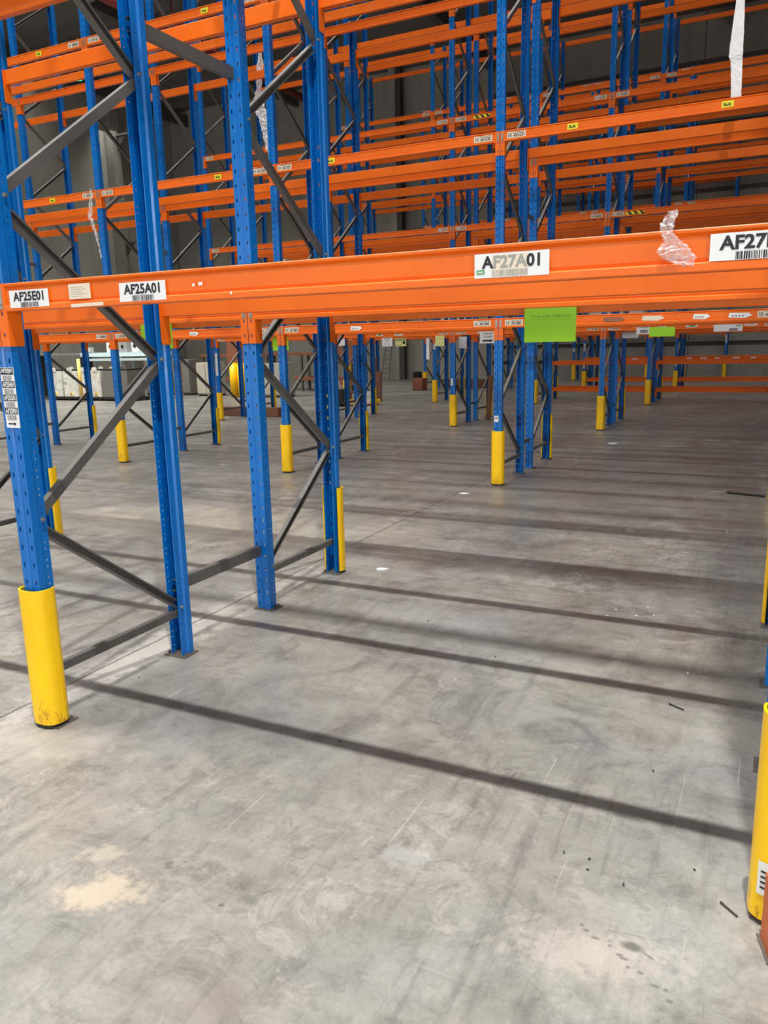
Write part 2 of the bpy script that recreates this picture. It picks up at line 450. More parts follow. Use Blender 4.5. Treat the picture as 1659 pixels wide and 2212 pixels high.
def walls():
    H = 13.4
    wb = link('wall_back', None, kind='structure')
    wb.location = (0, 31.8, 0)
    bm = bmesh.new(); box(bm, -26, 16, 0.06, 0.3, 0, H)
    link('wall_core', mesh('wall_core', bm, COLM), wb)
    # plain tall precast panels on the left, banded ones on the right
    xs = [-26, -19.6, -13.1, -8.6]
    for a, b in zip(xs[:-1], xs[1:]):
        bm = bmesh.new(); box(bm, a + 0.012, b - 0.012, 0, 0.07, 0, H)
        link('wall_panel', mesh('wall_panel', bm, WALLM), wb)
    zs = [0, 0.62, 1.30, 2.35, 4.75, 7.05, 9.4, 11.6, H]
    xr = [-8.6, -0.4, 7.8, 16]
    for a, b in zip(xr[:-1], xr[1:]):
        for i, (z0, z1) in enumerate(zip(zs[:-1], zs[1:])):
            gap = 0.17 if i else 0
            bm = bmesh.new(); box(bm, a + 0.012, b - 0.012, 0, 0.07, z0 + gap, z1)
            link('wall_panel', mesh('wall_panel', bm, WALLD), wb)
    wl = link('wall_left', None, kind='structure'); wl.location = (-26, 0, 0)
    bm = bmesh.new(); box(bm, -0.3, -0.06, -12.2, 32.1, 0, H); link('wall_core', mesh('wall_core', bm, COLM), wl)
    ys = [-12, -4, 4, 12, 19.2, 27.2, 31.8]
    for a, b in zip(ys[:-1], ys[1:]):
        bm = bmesh.new(); box(bm, -0.07, 0, a + 0.012, b - 0.012, 0, H)
        link('wall_panel', mesh('wall_panel', bm, WALLM), wl)
    for i, y in enumerate((11.6, 19.4, 27.2)):
        bm = bmesh.new(); box(bm, -26, -25.55, y, y + 0.5, 0, H, bev=0.01)
        link('trim_%d' % (i + 1), mesh('pilaster', bm, WALLD), kind='structure')
    bm = bmesh.new(); box(bm, -13.3, -12.98, 31.35, 31.8, 0, H, bev=0.01)
    link('trim_4', mesh('pilaster', bm, WALLM), kind='structure')
    # steel I column beside it
    bm = bmesh.new()
    box(bm, -12.95, -12.70, 31.30, 31.32, 0, H); box(bm, -12.95, -12.70, 31.58, 31.60, 0, H); box(bm, -12.84, -12.81, 31.32, 31.58, 0, H)
    link('trim_5', mesh('steel_column', bm, COLM), kind='structure')
    # unseen wall behind us; its wide openings are added to let light in low
    wf = link('wall_front', None, kind='structure')
    bm = bmesh.new(); z = 5.6
    box(bm, -26, 16, -12.2, -12, z, H)
    for a, b in ((-26, -22), (-15, -12), (-5.5, -4.2), (8.5, 10), (15, 16)): box(bm, a, b, -12.2, -12, 0, z)
    link('wall_core', mesh('wall_core', bm, WALLM), wf)
    bm = bmesh.new(); box(bm, 16, 16.2, -12.2, 32.1, 0, H); link('wall_right', mesh('wall_right', bm, WALLM), kind='structure')
    # roof: lining sheets, purlins, rafters
    bm = bmesh.new(); box(bm, -26.3, 16.2, -12.2, 32.1, H, H + 0.15)
    ce = link('ceiling', mesh('ceiling', bm, ROOF), kind='structure')
    for i in range(19):
        y = -10 + i * 2.25
        bm = bmesh.new(); box(bm, -26, 16, y, y + 0.08, H - 0.25, H)
        link('purlin', mesh('purlin', bm, RIB), ce)
    for i, x in enumerate((-25.0, -18.4, -8.8, 0.6, 10)):
        bm = bmesh.new(); box(bm, x, x + 0.22, -12, 31.8, H - 0.75, H - 0.25)
        link('rafter', mesh('rafter', bm, COLM), ce)


walls()

# translucent roof sheet seen top left, sprinkler pipes
bm = bmesh.new(); box(bm, -25.9, -17.0, 18.2, 19.1, 13.02, 13.10)
link('air_duct', mesh('air_duct', bm, mat('duct_white', (0.75, 0.77, 0.78), 0.5)), label='pale grey flat duct under the dark roof, top left corner', cat='duct')
for i, (a, b, lab) in enumerate((((-25.9, 21.6, 12.7), (-9.5, 21.6, 12.7), 'dark red sprinkler pipe under the roof above the third rack row'),
                                 ((-16.5, 14, 12.2), (-16.5, 31, 12.2), 'dark red sprinkler pipe running towards the back wall'))):
    bm = bmesh.new(); tube(bm, a, b, 0.14, 12)
    for k in range(6):
        t0 = Vector(a).lerp(Vector(b), (k + 0.5) / 6); tube(bm, t0, (t0.x, t0.y, 13.4), 0.02, 6)
    link('sprinkler_pipe', mesh('sprinkler_pipe', bm, RED, True), label=lab, cat='pipe')

# ------------------------------------------------------------------ upright frames
PH = 9.30
P76 = 0.076


def hole_cell(bm, p0, p1, z0, z1, cz, hw, hh):
    """flat cell p0->p1 (xy), z0..z1 with an octagonal hole"""
    p0, p1 = Vector(p0), Vector(p1); L = (p1 - p0).length; cx = L / 2
    e = (p1 - p0) / L

    def V(u, z): q = p0 + e * u; return bm.verts.new((q.x, q.y, z))
    k = 0.42
    oc = [(cx + hw, cz - hh * k), (cx + hw, cz + hh * k), (cx + hw * k, cz + hh), (cx - hw * k, cz + hh),
          (cx - hw, cz + hh * k), (cx - hw, cz - hh * k), (cx - hw * k, cz - hh), (cx + hw * k, cz - hh)]
    o = [V(*q) for q in oc]; BL, BR, TR, TL = V(0, z0), V(L, z0), V(L, z1), V(0, z1)
    for f in ((BR, TR, o[1], o[0]), (TR, o[2], o[1]), (TR, TL, o[3], o[2]), (TL, o[4], o[3]), (TL, BL, o[5], o[4]),
              (BL, o[6], o[5]), (BL, BR, o[7], o[6]), (BR, o[0], o[7])):
        bm.faces.new(f)


def build_post():
    bm = bmesh.new()

    def seg(a, b): quad(bm, [(a[0], a[1], 0), (b[0], b[1], 0), (b[0], b[1], PH), (a[0], a[1], PH)])
    n = int(PH / P76)
    for s in (-1, 1):
        f = -0.035
        seg((s * 0.045, f), (s * 0.0345, f))
        seg((s * 0.0215, f), (s * 0.011, f)); seg((s * 0.011, f), (s * 0.005, f + 0.008))
        seg((s * 0.045, f), (s * 0.045, -0.002)); seg((s * 0.045, -0.002), (s * 0.036, 0.008))
        seg((s * 0.036, 0.008), (s * 0.036, 0.018)); seg((s * 0.036, 0.030), (s * 0.036, 0.043)); seg((s * 0.036, 0.043), (s * 0.031, 0.043))
        for i in range(n + 1):
            z0, z1 = i * P76, min((i + 1) * P76, PH)
            if z1 - z0 < 0.05:
                quad(bm, [(s * 0.0345, f, z0), (s * 0.0215, f, z0), (s * 0.0215, f, z1), (s * 0.0345, f, z1)]); 
                quad(bm, [(s * 0.036, 0.018, z0), (s * 0.036, 0.030, z0), (s * 0.036, 0.030, z1), (s * 0.036, 0.018, z1)]); continue
            zc = (z0 + z1) / 2
            hole_cell(bm, (s * 0.0345, f), (s * 0.0215, f), z0, z1, zc, 0.0042, 0.0125)
            hole_cell(bm, (s * 0.036, 0.018), (s * 0.036, 0.030), z0, zc, zc - 0.0155, 0.0036, 0.0042)
            hole_cell(bm, (s * 0.036, 0.018), (s * 0.036, 0.030), zc, z1, zc + 0.0125, 0.0036, 0.0042)
    seg((-0.005, -0.027), (0.005, -0.027))
    bmesh.ops.remove_doubles(bm, verts=bm.verts, dist=0.00001)
    me = mesh('post', bm, BLUE)
    return solidify(me, 0.0022)


POST = build_post()


def channel(length, wd, dp, lip=0.009, th=0.0022):
    """C channel along local Z, web at x=-dp/2, opening to +X, centred"""
    pts = [(dp / 2, wd / 2 - lip), (dp / 2, wd / 2), (-dp / 2, wd / 2), (-dp / 2, -wd / 2), (dp / 2, -wd / 2), (dp / 2, -wd / 2 + lip)]
    inn = [(dp / 2 - th, wd / 2 - lip), (dp / 2 - th, wd / 2 - th), (-dp / 2 + th, wd / 2 - th), (-dp / 2 + th, -wd / 2 + th), (dp / 2 - th, -wd / 2 + th), (dp / 2 - th, -wd / 2 + lip)]
    bm = bmesh.new(); extrude_profile(bm, pts + inn[::-1], -length / 2, length / 2)
    return mesh('channel', bm, GREY)


DZ = 0.636
DIAG = channel(math.hypot(0.80, DZ) - 0.02, 0.042, 0.030)
HORZ = channel(0.80, 0.038, 0.030)


def rot_brace(y0, z0, y1, z1, x=0.0, flip=False):
    d = Vector((0, y1 - y0, z1 - z0)).normalized(); X = Vector((-1 if flip else 1, 0, 0)); Yv = d.cross(X)
    m = Matrix((X, Yv, d)).transposed().to_4x4(); m.translation = Vector((x, (y0 + y1) / 2, (z0 + z1) / 2)); return m


def base_plate_mesh():
    bm = bmesh.new(); box(bm, -0.066, 0.074, -0.052, 0.062, 0, 0.006, bev=0.0015)
    box(bm, -0.045, 0.045, -0.036, 0.036, 0.006, 0.010)
    tube(bm, (0.058, 0.035, 0.006), (0.058, 0.035, 0.022), 0.008, 6)
    return mesh('base_plate', bm, DSTEEL)


BASE = base_plate_mesh()


def bolt_mesh():
    bm = bmesh.new(); tube(bm, (0.0372, 0, 0), (0.0395, 0, 0), 0.010, 12); tube(bm, (0.0395, 0, 0), (0.049, 0, 0), 0.007, 6)
    return mesh('bolt', bm, STEEL)


BOLT = bolt_mesh()


def frame(row, X, y0, half, colname, start_far, bolts):
    """start_far: the lowest diagonal starts at the far post (front frames)"""
    half_n = {'f': 'front frame', 'b': 'rear frame'}[half]
    lab = 'blue upright frame, grey zigzag braces, %s rack row, %s, %s' % (RNAME[row], half_n, colname)
    r = link('upright_frame', None, loc=(X, y0, 0), label=lab, cat='rack frame', group='upright frames of the racking')
    link('post', POST, r); link('post', POST, r, (0, D, 0), (0, 0, math.pi))
    link('base_plate', BASE, r); link('base_plate', BASE, r, (0, D, 0), (0, 0, math.pi))
    link('horizontal_brace', HORZ, r, mtx=rot_brace(0.02, 0.235, D - 0.02, 0.235, 0.0, True))
    ya, yb = 0.02, D - 0.02
    nd = 14
    for i in range(nd):
        z0 = 0.262 + DZ * i; z1 = z0 + DZ
        far = start_far ^ (i % 2 == 1)
        s, e = (yb, ya) if far else (ya, yb)
        link('diagonal_brace', DIAG, r, mtx=rot_brace(s, z0 + 0.02, e, z1 - 0.02, 0.004 if i % 2 else -0.004, i % 2 == 1))
    if bolts:
        for i in range(6):
            far = start_far ^ (i % 2 == 1)
            y = D - 0.02 if far else 0.02
            link('bolt', BOLT, r, (0, D - 0.024 if far else 0.024, 0.262 + DZ * i + 0.01))
    return r


COLS = {'F': (-1, 0, 1), 'E': (-4, -3, -2, -1, 0, 1), 'D': (-3, -2, -1, 0, 1), 'C': (-3, -2, -1, 0, 1), 'B': (-3, -2, -1, 0, 1)}


def colname(row, k):
    i = max(COLS[row]) - k
    return 'right edge column' if i == 0 else '%s column from right' % ORD[i]


for row in 'FEDCB':
    for k in COLS[row]:
        cn = colname(row, k)
        frame(row, k * B, line_y(row, 0), 'f', cn, True, row == 'F' or (row == 'E' and k >= -1))
        frame(row, k * B, line_y(row, 2), 'b', cn, False, row == 'F' or (row == 'E' and k >= -1))
ACOLS = [-1.66, -0.64, 0.37]
for i, k in enumerate(ACOLS):
    frame('A', k * B, line_y('A', 0), 'f', ['left column', 'middle column', 'right column'][i], True, False)

# row spacers between the back-to-back frames
for row in 'FEDC':
    g = ROWS[row][1]
    L = g - 0.02 if row == 'F' else g - 0.06
    SP = channel(L, 0.062 if row == 'F' else 0.045, 0.030)
    SP.name = 'row_spacer'
    for k in COLS[row]:
        for z, nm in ((0.375, 'low'), (3.04, 'upper')):
            y0 = line_y(row, 1) + (0.0 if row == 'F' else 0.03); y1 = y0 + L + (0.0 if row == 'F' else 0)
            x = 0.0 if row != 'F' else -0.02
            o = link('row_spacer', SP, None, label='%s grey spacer bar joining the back-to-back frames, %s rack row, %s' % (nm, RNAME[row], colname(row, k)),
                     cat='spacer bar', group='row spacers between frames')
            m = rot_brace(y0, z, y1, z, k * B + x, True)
            o.matrix_world = m

# ------------------------------------------------------------------ post guards


def guard_mesh(h=0.60, rx=0.073, ry=0.075):
    bm = bmesh.new(); n = 18; out, inn = [], []
    sx = 0.066
    for i in range(n + 1):
        a = math.pi + math.pi * i / n
        ca, sa = math.cos(a), math.sin(a)
        ex = 0.72
        px = rx * math.copysign(abs(ca) ** ex, ca); py = ry * math.copysign(abs(sa) ** ex, sa)
        out.append((px, py - 0.002)); inn.append((px * (1 - 0.008 / rx), py * (1 - 0.008 / ry) - 0.002))
    out = [(-0.060, 0.026), (-0.070, 0.012)] + out + [(0.070, 0.012), (0.060, 0.026)]; inn = [(-0.053, 0.022), (-0.062, 0.010)] + inn + [(0.062, 0.010), (0.053, 0.022)]
    extrude_profile(bm, out + inn[::-1], 0.02, 0.02 + h)
    return mesh('guard', bm, YELLOW), inn


GUARD, g_in = guard_mesh()


def foam_mesh():
    bm = bmesh.new()
    post = [(0.0475, 0.018), (0.0475, -0.0375), (-0.0475, -0.0375), (-0.0475, 0.018)]
    pts = [(x * 0.995, y * 0.995) for x, y in g_in] + post
    extrude_profile(bm, pts, 0.012, 0.612)
    return mesh('foam_liner', bm, BLACK)


FOAM = foam_mesh()


def guard(row, X, y, front, cn):
    side = 'front' if front else 'rear'
    g = link('post_guard', GUARD, None, (X, y, 0), (0, 0, 0 if front else math.pi),
             label='yellow post guard, %s rack row, %s side, %s' % (RNAME[row], side, cn), cat='post guard', group='yellow guards round the rack posts')
    link('foam_liner', FOAM, g)
    return g


for row in 'FEDCB':
    for k in COLS[row]:
        guard(row, k * B, line_y(row, 0), True, colname(row, k)); guard(row, k * B, line_y(row, 3), False, colname(row, k))
for i, k in enumerate(ACOLS):
    guard('A', k * B, line_y('A', 0), True, ['left column', 'middle column', 'right column'][i])

# ------------------------------------------------------------------ beams
X0, X1 = 0.0495, B - 0.0495


def rail_mesh(f):
    """closed box rail; f=-1 faces -Y, +1 faces +Y; top at z=0"""
    pr = [(-0.038, -0.104), (-0.041, -0.101), (-0.041, -0.084), (-0.038, -0.081), (-0.030, -0.079), (-0.033, -0.070), (-0.035, -0.019), (-0.031, -0.014), (-0.038, -0.009), (-0.0385, -0.003), (-0.036, 0.0),
          (0.004, 0.0), (0.006, -0.003), (0.006, -0.101), (0.003, -0.104)]
    bm = bmesh.new(); extrude_profile(bm, [(a * -f, b) for a, b in pr], X0, X1, axis='X')
    return mesh('beam_rail', bm, ORANGE)


RAIL = {-1: rail_mesh(-1), 1: rail_mesh(1)}


def bracket_mesh(s, f):
    """s=+1: at the left end of a beam (post at x=0, beam to +X). f facing as above"""
    bm = bmesh.new(); y = -0.0385; H = 0.236
    a, b = 0.003, 0.0495
    hc = 0.0245
    for x0, x1 in ((a, hc - 0.007), (hc + 0.007, b)):
        quad(bm, [(x0, y, -H), (x1, y, -H), (x1, y, 0), (x0, y, 0)])
    zs = [(-H, -H + 0.03, None), (-H + 0.03, -H + 0.056, 1), (-H + 0.056, -0.125, None), (-0.125, -0.099, 1), (-0.099, 0, None)]
    for z0, z1, h in zs:
        if h: hole_cell(bm, (hc - 0.007, y), (hc + 0.007, y), z0, z1, (z0 + z1) / 2, 0.0055, 0.009)
        else: quad(bm, [(hc - 0.007, y, z0), (hc + 0.007, y, z0), (hc + 0.007, y, z1), (hc - 0.007, y, z1)])
    # side flange, folded, lower edge chamfered
    fl = [(y, -H), (0.022, -H), (0.026, -H + 0.01), (0.026, 0), (y, 0)]
    V = [bm.verts.new((b, p, q)) for p, q in fl]; bm.faces.new(V)
    if s < 0 or f > 0:
        bmesh.ops.transform(bm, matrix=Matrix.Diagonal((s, -f, 1, 1)), verts=bm.verts)
    me = mesh('end_bracket', bm, ORANGE)
    return solidify(me, 0.0035)


BRK = {(s, f): bracket_mesh(s, f) for s in (1, -1) for f in (-1, 1)}


def lock_mesh(s, f):
    bm = bmesh.new(); y = -0.0405
    box(bm, 0.013, 0.035, y - 0.0018, y, -0.094, -0.018)
    tube(bm, (0.0245, y - 0.0018, -0.074), (0.0245, y - 0.0065, -0.074), 0.008, 10)
    if s < 0 or f > 0: bmesh.ops.transform(bm, matrix=Matrix.Diagonal((s, -f, 1, 1)), verts=bm.verts)
    return mesh('lock_plate', bm, STEEL)


LOCK = {(s, f): lock_mesh(s, f) for s in (1, -1) for f in (-1, 1)}

L4 = [(1.850, 'first'), (3.735, 'second'), (5.605, 'third'), (7.49, 'fourth'), (9.27, 'fifth')]
beams = []
for row in 'FEDCB':
    ks = list(COLS[row])
    lv = {'F': L4[:2] + [(5.605, 'third'), (7.49, 'fourth')], 'E': L4[:4], 'D': L4, 'C': L4, 'B': L4}[row]
    for k in ks[:-1]:
        for l in range(4):
            for z, ln in lv: beams.append((row, l, k, z, ln))
        if row == 'C' and k >= -1:
            for l in (2, 3):
                beams.append((row, l, k, 1.06, 'waist-high')); beams.append((row, l, k, 0.35, 'shin-high'))
        if row == 'B' and k >= -1:
            for l in (0, 1):
                beams.append((row, l, k, 1.05, 'waist-high')); beams.append((row, l, k, 0.39, 'shin-high'))
for i in (0, 1):
    for l in (0, 1):
        for z, ln in L4[:4]: beams.append(('A', l, ACOLS[i], z, ln))


def beam_size(b):
    row, l, k, z, ln = b; y = line_y(row, l); n = 0; s = 0
    for i in range(15):
        q = proj((k * B + B * i / 14, y, z - 0.05))
        if q and -5 < q[0] < IW + 5 and -12 < q[1] < IH: n += 1; s = max(s, FPX / q[2])
    return n * s


vis = sorted([(beam_size(b), i, b) for i, b in enumerate(beams) if beam_size(b) > 0], reverse=True)
# levels of the nearest row above the picture: kept because they shade the floor
high = [(0, -1, b) for b in beams if b[0] == 'F' and b[4] in ('third', 'fourth')]
BEAM = {}
NTH = ['first', 'second', 'third', 'fourth']
for n, (s, i, b) in enumerate(vis[:284] + high):
    row, l, k, z, ln = b
    f = -1 if l in (0, 2) else 1
    if row == 'A': bn = ['left bay', 'right bay'][ACOLS.index(k)]
    else:
        j = max(COLS[row]) - 1 - k; bn = 'rightmost bay' if j == 0 else '%s bay from right' % ORD[j]
    lab = 'orange crossbeam, %s rack row, %s level, %s rail from front, %s' % (RNAME[row], ln, NTH[l], bn)
    y = line_y(row, l)
    r = link('rack_crossbeam', None, None, (k * B, y, z), label=lab, cat='crossbeam', group='orange crossbeams of the racking')
    link('beam_rail', RAIL[f], r)
    a = link('end_bracket', BRK[(1, f)], r); c = link('end_bracket', BRK[(-1, f)], r, (B, 0, 0))
    if row in 'FED' and l in (0, 2):
        link('lock_plate', LOCK[(1, f)], a); link('lock_plate', LOCK[(-1, f)], c)
    BEAM[(row, l, k, ln)] = r
rest = [b for _, _, b in vis[284:]]
if rest:
    bm = bmesh.new()
    for row, l, k, z, ln in rest:
        f = -1 if l in (0, 2) else 1; y = line_y(row, l)
        for me, dx in ((RAIL[f], 0), (BRK[(1, f)], 0), (BRK[(-1, f)], B)):
            n0 = len(bm.verts); bm.from_mesh(me); bm.verts.ensure_lookup_table()
            bmesh.ops.translate(bm, vec=(k * B + dx, y, z), verts=bm.verts[n0:])
    link('distant_crossbeams', mesh('distant_crossbeams', bm, ORANGE), label='far orange rack beams deep in the warehouse behind the nearer rows', cat='crossbeams', kind='stuff')

# ------------------------------------------------------------------ labels on beams


def paper(bm, x0, x1, z0, z1, y, mi=0, slant=0.0):
    quad(bm, [(x0, y, z0), (x1, y, z0 + slant), (x1, y, z1 + slant), (x0, y, z1)], mi)
    e = 0.0006
    quad(bm, [(x0, y + e, z0), (x0, y + e, z1), (x1, y + e, z1 + slant), (x1, y + e, z0 + slant)], mi)


def big_label(parent, x, z, code, faded=False, green=False, w=0.210, h=0.064, lab=None, tx=(0.10, 0.88)):
    bm = bmesh.new(); y = -0.0415
    paper(bm, 0, w, -h, 0, y)
    yt = y - 0.0006
    put_text(bm, code, w * tx[0], w * tx[1], -h * 0.63, -h * 0.09, yt, 1)
    if faded:                                  # the middle of this label has faded
        bm2 = []
        for f in bm.faces:
            if f.material_index == 1:
                cx = f.calc_center_median().x / w
                if 0.26 < cx < 0.69: f.material_index = 2
        barcode(bm, w * 0.24, w * 0.72, -h * 0.95, -h * 0.69, yt, 2, 5)
        paper(bm, w * 0.24, w * 0.72, -h * 0.96, -h * 0.06, y - 0.0003, 4)
    else:
        barcode(bm, w * 0.28, w * 0.74, -h * 0.98, -h * 0.69, yt, 1, sum(map(ord, code)) % 97)
    if green:
        quad(bm, [(w * 0.03, yt, -h * 0.84), (w * 0.14, yt, -h * 0.84), (w * 0.14, yt, -h * 0.66), (w * 0.03, yt, -h * 0.66)], 3)
        put_text(bm, 'FIRE', w * 0.045, w * 0.125, -h * 0.80, -h * 0.71, yt - 0.0004, 0)
    return link('location_label', mesh('location_label', bm, [WHITE, INK, GINK, GREEN, CREAM]), parent, (x, 0, z), label=lab or 'white location label reading %s' % code)


Z1 = 1.850
b0 = BEAM[('F', 0, 0, 'first')]
big_label(b0, 0.078, 1.821 - Z1, 'AF25E01')
big_label(b0, 0.640, 1.820 - Z1, 'AF25A01')
big_label(b0, 1.958, 1.826 - Z1, 'AF27A01', True, True)
big_label(b0, 2.563, 1.833 - Z1, 'AF27E01')
bm = bmesh.new(); paper(bm, 0, 0.108, -0.053, 0, -0.0415)
for i in range(5): quad(bm, [(0.012, -0.042, -0.012 - i * 0.008), (0.07 + 0.02 * (i % 2), -0.042, -0.012 - i * 0.008), (0.07 + 0.02 * (i % 2), -0.042, -0.0105 - i * 0.008), (0.012, -0.042, -0.0105 - i * 0.008)], 1)
link('sticker', mesh('sticker', bm, [CREAM, GINK]), b0, (0.394, 0, 1.829 - Z1), label='peeling cream sticker with faded print')
bm = bmesh.new(); paper(bm, 0, 0.16, -0.006, 0.006, -0.0425, 0, 0.002)
link('tape_scrap', mesh('tape_scrap', bm, [CREAM]), b0, (0.40, 0, -0.097))
for x, z, wd in ((0.99, -0.05, 0.018), (0.965, -0.052, 0.010), (1.12, -0.085, 0.006)):
    bm = bmesh.new(); paper(bm, 0, wd, -0.006, 0.004, -0.0412 if z > -0.08 else -0.0425, 0, 0.001)
    link('tape_scrap', mesh('tape_scrap', bm, [WHITE]), b0, (x, 0, z))


def small_label(parent, x, z, code, yellow=None, w=0.20, h=0.062):
    bm = bmesh.new(); y = -0.0415; yt = y - 0.0008
    paper(bm, 0, w, -h, 0, y)
    for i, (u0, u1) in enumerate(((0.06, 0.10), (0.12, 0.14), (0.17, 0.22), (0.24, 0.26))):
        quad(bm, [(w * u0, yt, -h * 0.85), (w * u1, yt, -h * 0.85), (w * u1, yt, -h * 0.2), (w * u0, yt, -h * 0.2)], 2)
    put_text(bm, code, w * 0.34, w * 0.92, -h * 0.85, -h * 0.32, yt, 1)
    for i in range(6):
        u = 0.30 + i * 0.11
        quad(bm, [(w * u, yt, -h * 0.24), (w * (u + 0.07), yt, -h * 0.24), (w * (u + 0.07), yt, -h * 0.06), (w * u, yt, -h * 0.06)], 2)
    return link('location_label', mesh('location_label', bm, [CREAM, INK, MINK]), parent, (x, 0, z), label='cream location label reading %s' % code)


NUM = {'E': {0: 15, -1: 13, -2: 11, -3: '09', -4: '07'}, 'D': {0: 25, -1: 23, -2: 21, -3: 19}, 'C': {0: 15, -1: 13, -2: 11, -3: '09'}, 'B': {0: 15, -1: 13, -2: 11, -3: '09'}}
LL = {'first': 'B', 'second': 'C', 'third': 'D', 'fourth': 'E', 'fifth': 'F'}
for (row, l, k, ln), r in list(BEAM.items()):
    if l or row in 'FA' or ln not in LL: continue
    pre = 'A' + row
    if k > min(COLS[row]) - 1:
        small_label(r, 0.075, -0.020, '%s%s%s01' % (pre, NUM[row][k], LL[ln]))
    small_label(r, B - 0.285, -0.020, '%s%s%s02' % (pre, NUM[row][k], LL[ln]))


def bulk(parent, x):
    bm = bmesh.new(); y = -0.0418; paper(bm, 0, 0.105, -0.056, 0, y, 0, 0.001)
    put_text(bm, 'Bulk', 0.018, 0.088, -0.043, -0.014, y - 0.0006, 1)
    link('bulk_label', mesh('bulk_label', bm, [YLAB, INK]), parent, (x, 0, -0.024), label='yellow handwritten label reading Bulk')


for k, x, ln in ((0, 0.70, 'second'), (0, 2.12, 'second'), (-1, 0.755, 'second'), (-2, 1.98, 'second'), (-3, 1.92, 'second'), (-3, 1.95, 'third'), (-2, 1.93, 'third')):
    if ('E', 0, k, ln) in BEAM: bulk(BEAM[('E', 0, k, ln)], x)


def hazard(parent, x, w=0.30):
    bm = bmesh.new(); y = -0.042; paper(bm, 0, w, -0.05, 0, y)
    for i in range(3):
        a = 0.02 + i * w / 3
        quad(bm, [(a, y - 0.0006, 0), (a + 0.045, y - 0.0006, 0), (a + 0.09, y - 0.0006, -0.05), (a + 0.045, y - 0.0006, -0.05)], 1)
    link('hazard_tape', mesh('hazard_tape', bm, [YLAB, INK]), parent, (x, 0, -0.03), label='yellow and black hazard tape')


for key, x in ((('D', 0, -1, 'third'), 0.42), (('D', 0, 0, 'second'), 0.30), (('C', 0, 0, 'second'), 0.42)):
    if key in BEAM: hazard(BEAM[key], x)
# tatty stickers along the first-level beams of the third and fourth rows
for key, items in ((('D', 0, 0, 'first'), [(0.9, 'w'), (1.35, 'g'), (1.78, 'w'), (2.25, 'w'), (2.55, 'w')]), (('E', 0, 0, 'first'), [(1.12, 'p'), (1.5, 'p'), (1.98, 'w'), (2.30, 'w')]),
                   (('D', 0, -1, 'first'), [(0.5, 'w'), (1.55, 'w')]), (('D', 0, -2, 'first'), [(1.2, 'g'), (1.6, 'w')]), (('E', 0, -1, 'first'), [(1.0, 'w')]),
                   (('E', 0, -2, 'first'), [(1.4, 'w')]), (('B', 0, 0, 'waist-high'), [(0.3, 'w'), (0.7, 'w'), (1.1, 'w'), (1.6, 'w'), (2.1, 'w')]), (('B', 0, -1, 'waist-high'), [(0.8, 'w'), (1.5, 'w'), (2.2, 'w')])):
    if key not in BEAM: continue
    for j, (x, c) in enumerate(items):
        bm = bmesh.new(); wd = 0.16 + 0.05 * (j % 2)
        if c == 'p': wd = 0.22
        y = -0.0417
        V = [(0, -0.045), (wd * 0.7, -0.052), (wd, -0.03), (wd * 0.85, -0.004), (0.01, 0)]
        f = bm.faces.new([bm.verts.new((a, y, b)) for a, b in V])
        if c == 'w':
            for q in range(4): quad(bm, [(wd * (0.15 + q * 0.14), y - 0.0006, -0.037), (wd * (0.23 + q * 0.14), y - 0.0006, -0.037), (wd * (0.23 + q * 0.14), y - 0.0006, -0.022), (wd * (0.15 + q * 0.14), y - 0.0006, -0.022)], 1)
        if c == 'g': quad(bm, [(wd * 0.3, y - 0.0006, -0.04), (wd * 0.7, y - 0.0006, -0.04), (wd * 0.8, y - 0.0006, -0.015), (wd * 0.25, y - 0.0006, -0.012)], 2)
        link('sticker', mesh('sticker', bm, [WHITE if c != 'p' else mat('orange_dark_patch', (0.30, 0.12, 0.06), 0.6) if j == 0 else CREAM, MINK, GREEN]), BEAM[key], (x, 0, -0.03))

# label strip on the nearest post (four stacked codes and an arrow)
f0 = [o for o in bpy.data.objects if o.name.startswith('upright_frame') and abs(o.location.x) < 0.01 and abs(o.location.y) < 0.01][0]
bm = bmesh.new(); w_, y = 0.078, -0.0372
paper(bm, -0.031, -0.031 + w_, 1.296, 1.534, y)
for i, cd_ in enumerate(('AF25J01', 'AF25H01', 'AF25G01', 'AF25F01')):
    zt = 1.532 - i * 0.052
    quad(bm, [(-0.029, y - 0.0005, zt - 0.026), (0.044, y - 0.0005, zt - 0.026), (0.044, y - 0.0005, zt), (-0.029, y - 0.0005, zt)], 1)
    put_text(bm, cd_, -0.025, 0.040, zt - 0.0235, zt - 0.0025, y - 0.001, 0)
    barcode(bm, -0.020, 0.032, zt - 0.050, zt - 0.030, y - 0.0005, 2, i)
quad(bm, [(-0.018, y - 0.0005, 1.309), (0.016, y - 0.0005, 1.309), (0.016, y - 0.0005, 1.314), (-0.018, y - 0.0005, 1.314)], 1)
f = bm.faces.new([bm.verts.new(v) for v in ((0.014, y - 0.0005, 1.304), (0.028, y - 0.0005, 1.3115), (0.014, y - 0.0005, 1.319))]); f.material_index = 1
link('location_label', mesh('post_label', bm, [WHITE, INK, MINK]), f0, label='strip of four black and white location codes with an arrow')


def post_tag(row, k, l, z0, z1, x0=-0.03, x1=0.03):
    for o in bpy.data.objects:
        if o.name.startswith('upright_frame') and abs(o.location.x - k * B) < 0.01 and abs(o.location.y - line_y(row, l)) < 0.01:
            bm = bmesh.new(); y = -0.0372; paper(bm, x0, x1, z0, z1, y)
            z = z1 - 0.02
            while z > z0 + 0.02:
                quad(bm, [(x0 + 0.008, y - 0.0005, z - 0.014), (x1 - 0.008, y - 0.0005, z - 0.014), (x1 - 0.008, y - 0.0005, z), (x0 + 0.008, y - 0.0005, z)], 1); z -= 0.035
            link('sticker', mesh('sticker', bm, [WHITE, MINK]), o); return


